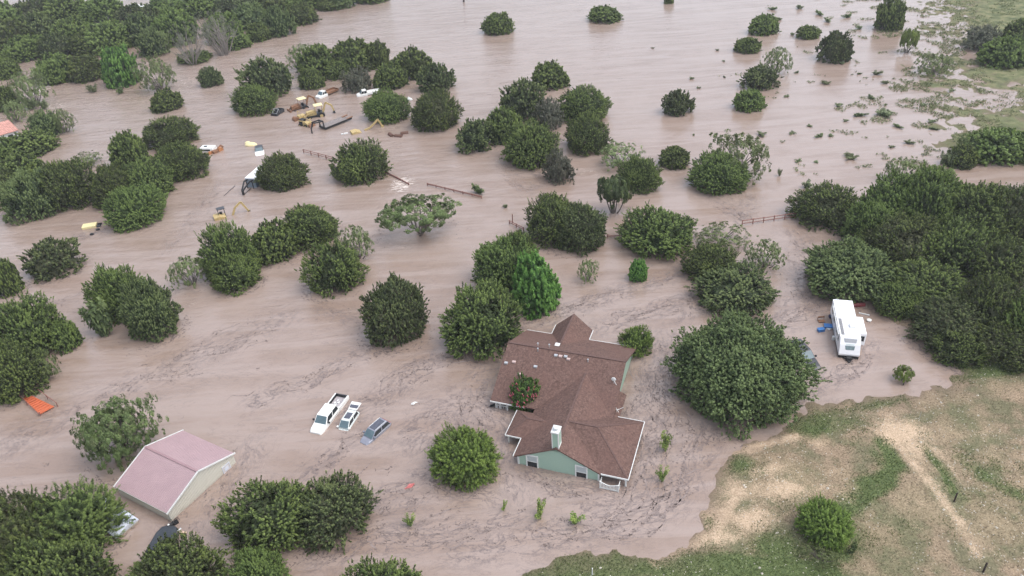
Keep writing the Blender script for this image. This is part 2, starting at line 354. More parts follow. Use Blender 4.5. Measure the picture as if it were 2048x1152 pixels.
# ---- streaks of flood debris, plus a dark reflection painted before the house: (points in the photo, strength, half width in metres)
STREAK = [
 ([(40, 880), (180, 812), (300, 757), (430, 692), (560, 640)], .55, 2.2), ([(512, 802), (560, 778), (620, 765), (660, 740), (700, 715), (765, 698)], .8, 1.2),
 ([(700, 830), (760, 800), (790, 775), (820, 740), (870, 720), (910, 703), (990, 720)], 1, 1.5), ([(600, 968), (640, 930), (690, 890), (725, 868)], .9, .9),
 ([(640, 1118), (700, 1092), (745, 1075), (830, 1076), (900, 1066), (960, 1052), (1024, 1045)], 1, 1.3), ([(735, 1012), (790, 982), (850, 965), (905, 945)], .9, 1.0), ([(740, 1032), (800, 1012), (860, 990)], .8, .7),
 ([(930, 1092), (1024, 1082), (1090, 1070), (1180, 1056), (1240, 1050), (1300, 1020), (1345, 985), (1390, 920), (1402, 868)], 1, 1.5),
 ([(1185, 1042), (1262, 1010), (1292, 960), (1300, 900), (1312, 830), (1310, 770), (1330, 690)], .95, 2.3), ([(1050, 655), (1130, 620), (1220, 592), (1265, 575)], .9, 1.3),
 ([(1190, 662), (1240, 640), (1300, 622), (1385, 600)], .9, 1.2), ([(1270, 578), (1340, 552), (1390, 525)], .9, 1.0), ([(1600, 790), (1640, 768), (1690, 748), (1722, 725), (1735, 690)], 1.3, .9),
 ([(1545, 655), (1600, 622), (1645, 592)], .9, 1.5), ([(1580, 600), (1620, 560), (1600, 500)], .6, 2), ([(985, 745), (955, 800), (985, 850), (1000, 905), (1006, 965)], .8, 2.3),
 ([(1000, 928), (1060, 952), (1120, 975), (1185, 978)], 1.6, .9), ([(140, 480), (180, 470), (225, 450)], .9, .9), ([(850, 960), (925, 972), (990, 985)], .9, 1.6), ([(400, 1060), (450, 980), (500, 900)], .5, 1.6),  # first streak also paints the house's dark reflection into the water colour
 ([(1000, 320), (1050, 385), (1095, 362)], .45, 1), ([(1440, 400), (1480, 440), (1500, 400)], .6, 1.3), ([(1400, 560), (1370, 640)], .7, 1.2), ([(860, 860), (900, 832), (965, 800)], .7, 3.2), ([(700, 880), (690, 905), (660, 935)], .7, .8),
 ([(330, 1010), (360, 1080), (330, 1130)], .5, 1.2), ([(100, 610), (165, 590)], .6, .7), ([(1235, 780), (1240, 830), (1262, 860)], .9, .8), ([(1245, 880), (1265, 940), (1240, 1000)], 1.2, .6), ([(1075, 655), (1110, 640)], .9, 1.),
 ([(1400, 530), (1460, 560)], .5, 1.), ([(430, 370), (400, 420), (330, 500)], .35, 1.2), ([(1040, 320), (1090, 360)], .5, .8), ([(1590, 470), (1640, 520), (1620, 580)], .6, 1.6), ([(1190, 470), (1250, 478), (1380, 500)], .5, .6), ([(700, 640), (640, 620)], .6, 1.)]
SW = [(gp(p), d, w) for p, d, w in STREAK]
def streak_fields(X, Y):
    dens = np.zeros(X.shape); S = np.zeros(X.shape); A = np.zeros(X.shape); best = np.full(X.shape, 1e9); off = 0
    for P, d, w in SW:
        s0 = off; off += 97.3
        for i in range(len(P)-1):
            a, b = P[i], P[i+1]; ab = b-a; L = np.hypot(*ab); t = ((X-a[0])*ab[0]+(Y-a[1])*ab[1])/L**2; tc = np.clip(t, 0, 1)
            dx = X-a[0]-tc*ab[0]; dy = Y-a[1]-tc*ab[1]; dist = np.hypot(dx, dy)
            k = dist/w; up = k < best
            sgn = np.sign(ab[0]*(Y-a[1])-ab[1]*(X-a[0]))
            te = np.where((i == 0) & (t < 0), t, np.where((i == len(P)-2) & (t > 1), t, tc)); S = np.where(up, s0+te*L, S); perp = (ab[0]*(Y-a[1])-ab[1]*(X-a[0]))/L; A = np.where(up, perp, A); best = np.minimum(best, k)
            dens = np.maximum(dens, d*np.exp(-(dist/w)**2*.55)); s0 += L
    return dens, S, A
_cache = {}
def sf(X, Y):
    if X.size not in _cache: _cache[X.size] = streak_fields(X, Y)
    return _cache[X.size]
FOAM = blobs([(805, 368, 26, 18, 1), (670, 388, 40, 8, .35), (375, 165, 30, 22, .5), (85, 178, 18, 26, .9), (250, 200, 160, 14, .35), (100, 215, 60, 14, .5), (1180, 345, 50, 10, .45), (640, 172, 14, 8, .6), (410, 178, 18, 4, .7), (790, 255, 26, 6, .4), (920, 388, 14, 3, .8), (1960, 345, 18, 6, .4), (790, 310, 60, 14, .2), (380, 610, 20, 12, .4), (300, 130, 30, 10, .4)])
def water_mat():
    m, n, l, p = nt('muddy_flood_water')
    g = n.new('ShaderNodeNewGeometry'); P = g.outputs['Position']
    big = noise(n, l, P, .035, 4, .55); med = noise(n, l, P, .22, 4, .6)
    base = mixc(n, l, ramp(n, l, big.outputs[0], [(.38, (0, 0, 0)), (.62, (1, 1, 1))]).outputs[0], (.278, .203, .163), (.328, .252, .212))
    mpc = n.new('ShaderNodeMapping'); mpc.inputs['Rotation'].default_value = (0, 0, R_(-36)); mpc.inputs['Scale'].default_value = (.05, .38, 1); l.new(P, mpc.inputs['Vector'])
    cur = noise(n, l, mpc.outputs[0], 1.0, 5, .6, .8)
    base = mixc(n, l, ramp(n, l, med.outputs[0], [(.42, (0, 0, 0)), (.66, (.45, .45, .45))]).outputs[0], base, (.24, .172, .13))
    base = mixc(n, l, ramp(n, l, cur.outputs[0], [(.42, (0, 0, 0)), (.60, (.8, .8, .8))]).outputs[0], base, (.345, .272, .235))
    # filaments: thin contour lines of a warped noise, laid along each streak
    fl = attr(n, 'flow').outputs['Vector']; den = attr(n, 'streak').outputs['Fac']
    mp = n.new('ShaderNodeMapping'); mp.inputs['Scale'].default_value = (.42, .9, 1); l.new(fl, mp.inputs['Vector'])
    def fil(vec, sc, w, dist=.9):
        t = noise(n, l, vec, sc, 6, .62, dist)
        d = math_(n, l, 'ABSOLUTE', math_(n, l, 'SUBTRACT', t.outputs[0], .5))
        return math_(n, l, 'SUBTRACT', 1, math_(n, l, 'DIVIDE', d, w), True)
    f1 = fil(mp.outputs[0], .5, .022); f2 = fil(mp.outputs[0], 1.0, .020)
    t3 = noise(n, l, mp.outputs[0], 1.6, 6, .7, .5)
    mass = ramp(n, l, t3.outputs[0], [(.52, (0, 0, 0)), (.66, (1, 1, 1))]).outputs[0]
    fm = math_(n, l, 'ADD', math_(n, l, 'MAXIMUM', f1, f2), math_(n, l, 'MULTIPLY', mass, .13), True)
    k1 = math_(n, l, 'MULTIPLY', fm, math_(n, l, 'MULTIPLY', den, 2.6), True)
    mp2 = n.new('ShaderNodeMapping'); mp2.inputs['Rotation'].default_value = (0, 0, R_(-38)); mp2.inputs['Scale'].default_value = (.22, .62, 1)
    mp2.vector_type = 'POINT'; l.new(P, mp2.inputs['Vector'])
    bgd = attr(n, 'near').outputs['Fac']
    f3 = fil(mp2.outputs[0], .7, .016, 1.8); gate = ramp(n, l, noise(n, l, P, .11, 3, .5).outputs[0], [(.42, (0, 0, 0)), (.56, (1, 1, 1))]).outputs[0]
    k2 = math_(n, l, 'MULTIPLY', math_(n, l, 'MULTIPLY', f3, gate), math_(n, l, 'MULTIPLY', bgd, .75))
    k = math_(n, l, 'MAXIMUM', k1, k2)
    brk = ramp(n, l, noise(n, l, P, 3.5, 3, .7).outputs[0], [(.3, (.35, .35, .35)), (.6, (1, 1, 1))]).outputs[0]
    k = math_(n, l, 'MULTIPLY', k, brk)
    col = mixc(n, l, math_(n, l, 'MULTIPLY', k, .72), base, (.085, .064, .066))
    fo = attr(n, 'foam').outputs['Fac']; fn = noise(n, l, mp2.outputs[0], 4.5, 4, .65, .6)
    fk = ramp(n, l, math_(n, l, 'ADD', fn.outputs[0], math_(n, l, 'MULTIPLY', fo, .22)), [(.62, (0, 0, 0)), (.76, (1, 1, 1))]).outputs[0]
    fk = math_(n, l, 'MULTIPLY', fk, math_(n, l, 'MULTIPLY', fo, 1.2, True))
    col = mixc(n, l, fk, col, (.66, .58, .52))
    l.new(col, p.inputs['Base Color'])
    l.new(math_(n, l, 'ADD', .07, math_(n, l, 'MULTIPLY', math_(n, l, 'MAXIMUM', k, fk), .5)), p.inputs['Roughness'])
    p.inputs['IOR'].default_value = 1.62
    mpb = n.new('ShaderNodeMapping'); mpb.inputs['Rotation'].default_value = (0, 0, R_(-30)); mpb.inputs['Scale'].default_value = (.55, 1.3, 1); l.new(P, mpb.inputs['Vector'])
    w1 = noise(n, l, mpb.outputs[0], .75, 5, .65, .8); w2 = noise(n, l, mpb.outputs[0], .16, 3, .5, 1.0)
    rap = attr(n, 'foam').outputs['Fac']; chop = attr(n, 'chop').outputs['Fac']
    b1 = n.new('ShaderNodeBump'); b1.inputs['Distance'].default_value = .22
    l.new(math_(n, l, 'ADD', math_(n, l, 'MULTIPLY', rap, .5), math_(n, l, 'MULTIPLY', chop, .95)), b1.inputs['Strength']); l.new(w1.outputs[0], b1.inputs['Height'])
    b2 = n.new('ShaderNodeBump'); b2.inputs['Distance'].default_value = .5; b2.inputs['Strength'].default_value = .13
    l.new(w2.outputs[0], b2.inputs['Height']); l.new(b1.outputs[0], b2.inputs['Normal']); l.new(b2.outputs[0], p.inputs['Normal'])
    return m
def near_f(X, Y): return np.clip(1-(Y-85)/30, 0, 1)*np.clip((X+75)/20, 0, 1)
def chop_f(X, Y): return .35+.65*np.clip((Y-70)/50, 0, 1)*np.clip((40-X)/60, 0, 1)
xs = axis([(-3500, -400, 400), (-400, -120, 8), (-120, -62, 2), (-62, 62, .6), (62, 200, 3), (200, 500, 50), (500, 3500, 500)])
ys = axis([(-200, 30, 10), (30, 112, .6), (112, 190, 1.6), (190, 420, 6), (420, 900, 60), (900, 6000, 600)])
o = grid_mesh('water', xs, ys, None, water_mat(), dict(streak=lambda X, Y: sf(X, Y)[0], flow=lambda X, Y: np.stack([sf(X, Y)[1], sf(X, Y)[2], 0*X], 1), near=near_f, foam=FOAM, chop=chop_f))
o['kind'] = 'structure'

# ---------------------------------------------------------------- foliage prototypes (unit radius, unit height)
def rdirs(rng, n, lo, hi):
    z = rng.uniform(math.sin(lo), math.sin(hi), n); a = rng.uniform(0, 2*pi, n); c = np.sqrt(1-z*z)
    return np.stack([c*np.cos(a), c*np.sin(a), z], 1)
def leaves(rng, C, N, rc, per, size, asp, tint, spread=1.0, outw=.8):
    """clumps centred C with outward normals N -> quads"""
    k = len(C); Ci = np.repeat(np.arange(k), per); n = k*per
    d = rng.normal(size=(n, 3)); d /= np.linalg.norm(d, axis=1)[:, None]
    d = d+N[Ci]*outw; d /= np.linalg.norm(d, axis=1)[:, None]
    P = C[Ci]+d*(rc[Ci]*rng.uniform(.6, 1.05, n)*spread)[:, None]
    nr = d*.7+N[Ci]*.8+np.array([0, 0, .3])+rng.normal(size=(n, 3))*.45; nr /= np.linalg.norm(nr, axis=1)[:, None]
    t = np.cross(nr, rng.normal(size=(n, 3))); t /= np.linalg.norm(t, axis=1)[:, None]; b = np.cross(nr, t)
    s = size*rng.uniform(.6, 1.3, n)[:, None]
    q = np.stack([P-t*s, P-b*s*asp, P+t*s, P+b*s*asp], 1).reshape(-1, 3)
    tn = tint[Ci]+rng.normal(size=n)*.10
    return q, tn
def sprigs(rng, C, N, ln, rc, per, size, asp, tint, droop=0.0):
    """pointed sprays of foliage growing outward from C; tips carry the fresher growth, bases are darkened to paint shaded gaps"""
    k = len(C); A = N+np.array([0, 0, .28-droop])+rng.normal(size=(k, 3))*.33; A /= np.linalg.norm(A, axis=1)[:, None]
    Ci = np.repeat(np.arange(k), per); n = k*per; t = rng.uniform(0, 1, n)**.75
    d = rng.normal(size=(n, 3)); d /= np.linalg.norm(d, axis=1)[:, None]
    P = C[Ci]+A[Ci]*(ln[Ci]*t)[:, None]+d*(rc[Ci]*(1.05-.75*t)*rng.uniform(.3, 1, n))[:, None]
    nr = d*.8+N[Ci]*.6+np.array([0, 0, .35])+rng.normal(size=(n, 3))*.35; nr /= np.linalg.norm(nr, axis=1)[:, None]
    ax = A[Ci]+rng.normal(size=(n, 3))*.6; tt = np.cross(nr, ax); tt /= np.linalg.norm(tt, axis=1)[:, None]; b = np.cross(nr, tt)
    s = size*rng.uniform(.55, 1.3, n)[:, None]
    return np.stack([P-b*s, P-tt*s*asp, P+b*s, P+tt*s*asp], 1).reshape(-1, 3), tint[Ci]+rng.normal(size=n)*.09+.62*(t-.5)  # tint runs from painted gap shade at the base to new growth
def crown_mesh(name, parts, m):
    q = np.concatenate([a for a, _ in parts]); t = np.concatenate([b for _, b in parts])
    me = bpy.data.meshes.new(name); fast_mesh(me, q, np.arange(len(q)).reshape(-1, 4))
    a = me.attributes.new('tint', 'FLOAT', 'FACE'); a.data.foreach_set('value', np.clip(t, 0, 1).astype(np.float32))
    me.materials.append(M[m]); return me
def puffs(rng, n, amp, wid):
    d = rdirs(rng, n, -.45, 1.5); h = rng.uniform(.55, 1, n)
    return lambda D: 1-amp+amp*1.25*np.max(h*np.exp(-(1-D@d.T)/wid), axis=1)
ENV = {}   # kind -> (z centre, lowest angle)
def lumps(rng, n, amp, wid):
    d = rdirs(rng, n, -.3, 1.5); a = rng.uniform(-amp*.7, amp, n)
    return lambda D: 1+sum(a[i]*np.exp(-(1-D@d[i])/wid) for i in range(n))
def juniper(seed, size=.019, clumps=1900, per=32, m='juniper', zc=.28, lo=-.42, grey=.0, asp=.6, rc=(.022, .052), lump=.13, gaps=.0, zl=None, spl=1.0, droop=.0, puff=(46, .24, .022)):
    rng = np.random.default_rng(seed); f0 = puffs(rng, *puff); f1 = lumps(rng, 6, lump*1.1, .3); f = lambda D: f0(D)*f1(D)*np.stack([1+.10*sq*(D[:, 0]**2-D[:, 1]**2)], 0)[0]; pat = lumps(rng, 14, .30, .05); sq = rng.uniform(-1, 1)
    D = rdirs(rng, clumps, lo, 1.55); r = f(D)*np.where(rng.uniform(size=clumps) < .10, rng.uniform(.98, 1.06, clumps), rng.uniform(.86, .99, clumps))
    if gaps:
        gd = rdirs(rng, 11, -.3, 1.3); k = np.max(D@gd.T, axis=1) < 1-.030*gaps*rng.uniform(.3, 1.2, len(D)); D = D[k]; r = r[k]
    low = D[:, 2] < 0
    C = np.stack([D[:, 0]*r, D[:, 1]*r, zc+(1-zc)*D[:, 2]*r], 1); C[low, 2] = zc+(zc-(-.1*zc if zl is None else zl))*D[low, 2]/abs(math.sin(lo))
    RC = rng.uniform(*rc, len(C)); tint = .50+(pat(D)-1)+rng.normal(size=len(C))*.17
    A = sprigs(rng, C, D, rng.uniform(.07, .17, len(C))*spl, RC, per, size, asp, tint, droop)
    # inner foliage keeps the crown closed
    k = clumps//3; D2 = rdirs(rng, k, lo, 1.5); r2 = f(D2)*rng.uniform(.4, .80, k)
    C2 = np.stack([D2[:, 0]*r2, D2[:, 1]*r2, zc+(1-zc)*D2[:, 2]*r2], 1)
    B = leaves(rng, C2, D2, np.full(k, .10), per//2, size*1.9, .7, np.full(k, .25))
    mats = [A, B]
    return crown_mesh('crown', mats, m), trunk_mesh(rng, C, 7, .035, m='bark', zc=zc)
def trunk_mesh(rng, C, nb, rad, m='bark', zc=.3, stems=3, base=.06, dense=None):
    b = MB(); idx = rng.choice(len(C), min(nb, len(C)), replace=False)
    for i in idx:
        e = Vector(C[i])*.93; s = Vector((rng.uniform(-base, base), rng.uniform(-base, base), -.15))
        mid = s.lerp(e, .45)+Vector((rng.uniform(-.08, .08), rng.uniform(-.08, .08), rng.uniform(-.02, .08)))
        m2 = s.lerp(e, .75)+Vector((rng.uniform(-.05, .05), rng.uniform(-.05, .05), .03))
        b.tube([s, mid, m2, e], [rad, rad*.6, rad*.38, rad*.12], 5)
        for _ in range(3):
            j = rng.integers(len(C)); e2 = Vector(C[j])
            if (e2-m2).length < .6: b.tube([mid.lerp(m2, rng.uniform(0, 1)), mid.lerp(e2, .6)+Vector((0, 0, .03)), e2*.97], [rad*.35, rad*.2, rad*.06], 4)
    me = bpy.data.meshes.new('trunk'); me.from_pydata(b.v, [], b.f); me.materials.append(M[m]); me.update(); return me
def airy(seed, size=.03, clumps=130, per=50, m='mesquite', zc=.45, lo=-.5, rc=(.07, .15), inner=.45, rad=.03, nb=16, asp=.45, wood='bark', zl=None):
    zl = .2*zc if zl is None else zl
    rng = np.random.default_rng(seed); f = lumps(rng, 12, .3, .10)
    D = rdirs(rng, clumps, lo, 1.5); r = f(D)*rng.uniform(inner, 1.0, clumps)**.7
    C = np.stack([D[:, 0]*r, D[:, 1]*r, zc+np.where(D[:, 2] > 0, (1-zc), (zc-zl)/abs(math.sin(lo)))*D[:, 2]*r], 1)
    RC = rng.uniform(*rc, clumps); tint = .5+rng.normal(size=clumps)*.16
    return crown_mesh('crown', [leaves(rng, C, D, RC, per, size, asp, tint)], m), trunk_mesh(rng, C, nb, rad, wood, zc)
def sapling(seed, m='fresh', size=.09, nst=5):
    rng = np.random.default_rng(seed); C = []; b = MB()
    for i in range(nst):
        a = rng.uniform(0, 2*pi); rr = rng.uniform(.15, 1.0); h = rng.uniform(.4, 1)
        pts = [Vector((cos(a)*rr*t**1.4, sin(a)*rr*t**1.4, -.1+(h+.1)*t)) for t in (0, .35, .7, 1)]
        b.tube(pts, [.03, .022, .014, .006], 4)
        for t in np.linspace(.3, 1, 6): C.append([cos(a)*rr*t**1.4, sin(a)*rr*t**1.4, h*t])
    C = np.array(C); N = np.tile([0, 0, .6], (len(C), 1))
    me = bpy.data.meshes.new('trunk'); me.from_pydata(b.v, [], b.f); me.materials.append(M['bark'])
    return crown_mesh('crown', [leaves(rng, C, N, rng.uniform(.14, .30, len(C)), 26, size, .4, .5+rng.normal(size=len(C))*.2)], m), me
def dead(seed, tw=30):
    rng = np.random.default_rng(seed); D = rdirs(rng, tw*4, .0, 1.5); r = rng.uniform(.5, 1.05, len(D))
    C = np.stack([D[:, 0]*r, D[:, 1]*r, .45+.55*D[:, 2]*r], 1)
    k = 46; i = rng.choice(len(C), k); 
    return crown_mesh('crown', [leaves(rng, C[i], D[i], rng.uniform(.05, .1, k), 22, .035, .25, np.full(k, .6))], 'grey'), trunk_mesh(rng, C, tw, .022, 'deadwood')
PROTO = {}
def protos(kind, lst, zc, lo, zl=None): PROTO[kind] = lst; ENV[kind] = (zc, lo, -.1*zc if zl is None else zl)
protos('J', [juniper(s, gaps=g_, lump=l_) for s, g_, l_ in ((1, 0, .13), (2, .8, .2), (3, .4, .16), (4, 1.2, .24), (5, .6, .26), (6, 0, .2))], .28, -.42)
protos('j', [juniper(s, .040, 700, 26, rc=(.04, .08)) for s in (11, 12, 13)], .28, -.42)
protos('Jl', [juniper(s, .020, 1500, 30, m=m_, gaps=1.3, lump=.24) for s, m_ in ((21, 'juniper'), (22, 'oak'))], .34, -.42)      # looser near juniper, limbs showing
protos('jl', [juniper(s, .038, 650, 28, m='oak', gaps=1.2, lump=.22) for s in (31, 32)], .34, -.42)
protos('G', [juniper(s, .040, 420, 28, m='grey', gaps=1.0, lump=.2, asp=.35) for s in (41, 42)], .34, -.42)
protos('O', [juniper(51, .0115, 6500, 26, m='oak', zc=.36, lo=-.5, rc=(.013, .030), lump=.16, spl=.36, puff=(64, .26, .010))], .36, -.55)
protos('o', [juniper(s, .018, 2100, 32, m='oak', zc=.34, lo=-.5, lump=.2, rc=(.02, .05), spl=.8, puff=(40, .28, .018)) for s in (52, 53)], .34, -.5)
protos('B', [juniper(61, .040, 600, 36, m='broad', lump=.16, asp=.8, rc=(.04, .09)), juniper(62, .040, 600, 36, rc=(.04, .09), m='broad', lump=.2, asp=.8)], .32, -.42)
protos('N', [juniper(71, .036, 900, 56, m='willow', asp=.16, rc=(.05, .10), lump=.12, spl=1.5), juniper(72, .036, 700, 56, m='willow', asp=.2, rc=(.05, .10), lump=.25, gaps=1.2, spl=1.6)], .32, -.42)
protos('Nd', [juniper(73, .032, 900, 56, m='juniper', asp=.18, rc=(.04, .08), lump=.25, spl=1.6), juniper(74, .032, 900, 56, m='juniper', asp=.2, rc=(.04, .08), lump=.22, spl=1.6)], .32, -.42)
protos('M', [airy(s, .028, 460, 44, rc=(.05, .10), inner=.3, nb=14, m='spread') for s in (81, 82)], .45, -.5, .09)
protos('m', [airy(s, .036, 210, 30, rc=(.04, .11), asp=.4) for s in (84, 85, 86)], .45, -.5, .09)
protos('T', [airy(91, .030, 260, 56, m='spread', zc=.72, lo=-.35, rc=(.05, .10), inner=.3, rad=.035, nb=12, zl=.5)], .72, -.35, .5)
protos('t', [airy(92, .05, 190, 60, m='oak', zc=.66, lo=-.6, rc=(.08, .15), inner=.3, rad=.05, nb=8, zl=.35), airy(93, .05, 130, 60, m='fresh', zc=.6, lo=-.6, rc=(.10, .18), inner=.3, rad=.05, nb=8, zl=.35)], .64, -.6, .35)
protos('S', [sapling(101), sapling(102), sapling(103)], .5, -.6)
protos('s', [sapling(104, 'weed', .12, 7), sapling(105, 'weed', .12, 8), sapling(106, 'oak', .14, 6)], .4, -.6)
protos('D', [dead(111), dead(112)], .35, 0)
NAMES = {'J': 'juniper_tree', 'j': 'juniper_tree', 'Jl': 'juniper_tree', 'jl': 'oak_tree', 'G': 'dry_tree', 'O': 'oak_tree', 'o': 'oak_tree', 'B': 'broadleaf_tree', 'N': 'willow_tree', 'Nd': 'juniper_tree',
         'M': 'mesquite_tree', 'm': 'mesquite_tree', 'T': 'spreading_tree', 't': 'small_tree', 'S': 'sapling', 's': 'shrub', 'D': 'dead_tree'}

def fit(kind, cx, yt, yb, w):
    zc, lo, zl = ENV[kind]; ph = np.linspace(lo, pi/2, 24); rho = np.cos(ph)
    zz = np.where(ph > 0, zc+(1-zc)*np.sin(ph), zc+(zc-zl)*np.sin(ph)/abs(math.sin(lo)))
    k = zz > -0.01; ph, rho, zz = ph[k], rho[k], zz[k]
    gx, gy = cx, yb-w*.2; Hh = 3.; R = 3.
    g0 = G(cx, (yt+yb)/2); sn = HC/np.linalg.norm(G(cx, yb)-CAM); kd = min(1., max(.45, (yb-yt)/(w*sn*1.2)))
    for it in range(40):
        g = G(gx, gy); R = w/2/PPM(g+np.array([0, 0, Hh*zc]))*.98
        u = g[:2]/np.linalg.norm(g[:2])
        pts = [PX((g[0]+u[0]*R*r*s*kd, g[1]+u[1]*R*r*s*kd, z*Hh)) for r, z in zip(rho, zz) for s in (-1, 1)]
        ys = [p[1] for p in pts]; i, j = int(np.argmin(ys)), int(np.argmax(ys))
        dep = math.atan2(HC, np.linalg.norm(g[:2]))
        gy += (yb-ys[j])*.8; Hh += (ys[i]-yt)/PPM(g)/cos(dep)*.6; Hh = min(max(Hh, R*.35), R*2.6)
        gx += (cx-(pts[i][0]+pts[j][0])/2)*.7
    return G(gx, gy), R, Hh*.97, kd
random.seed(7)
GID = {}; PL = []
def plant(kind, cx, yt, yb, w, label, group=None, rz=None, proto=None, cat=None):
    g, R, Hh, kd = fit(kind, cx, yt, yb, w)
    if kd < .97 and rz is None: rz = -math.atan2(g[0], g[1])+random.choice((0, pi))
    zg = max(0.0, float(height(np.array([g[0]]), np.array([g[1]]))[0])-.03)
    lst = PROTO[kind]; i = GID.get(kind, 0); GID[kind] = i+1
    cm, tm = lst[proto if proto is not None else i % len(lst)]
    PL.append((g, R, R*kd, kind))
    t = thing(NAMES[kind], label, cat or ('shrub' if kind == 's' else 'tree'), (g[0], g[1], zg), math.degrees(rz if rz is not None else random.uniform(0, 2*pi)), group)
    q1 = random.uniform(.94, 1.06); tl = (random.uniform(-.07, .07), random.uniform(-.07, .07), 0)
    for nm, me in (('trunk', tm), ('crown', cm)):
        c = bpy.data.objects.new(nm, me); link(c, t); c.scale = (R*q1, R*kd/q1, Hh); c.rotation_euler = tl if nm == 'crown' else (0, 0, 0)
    return t
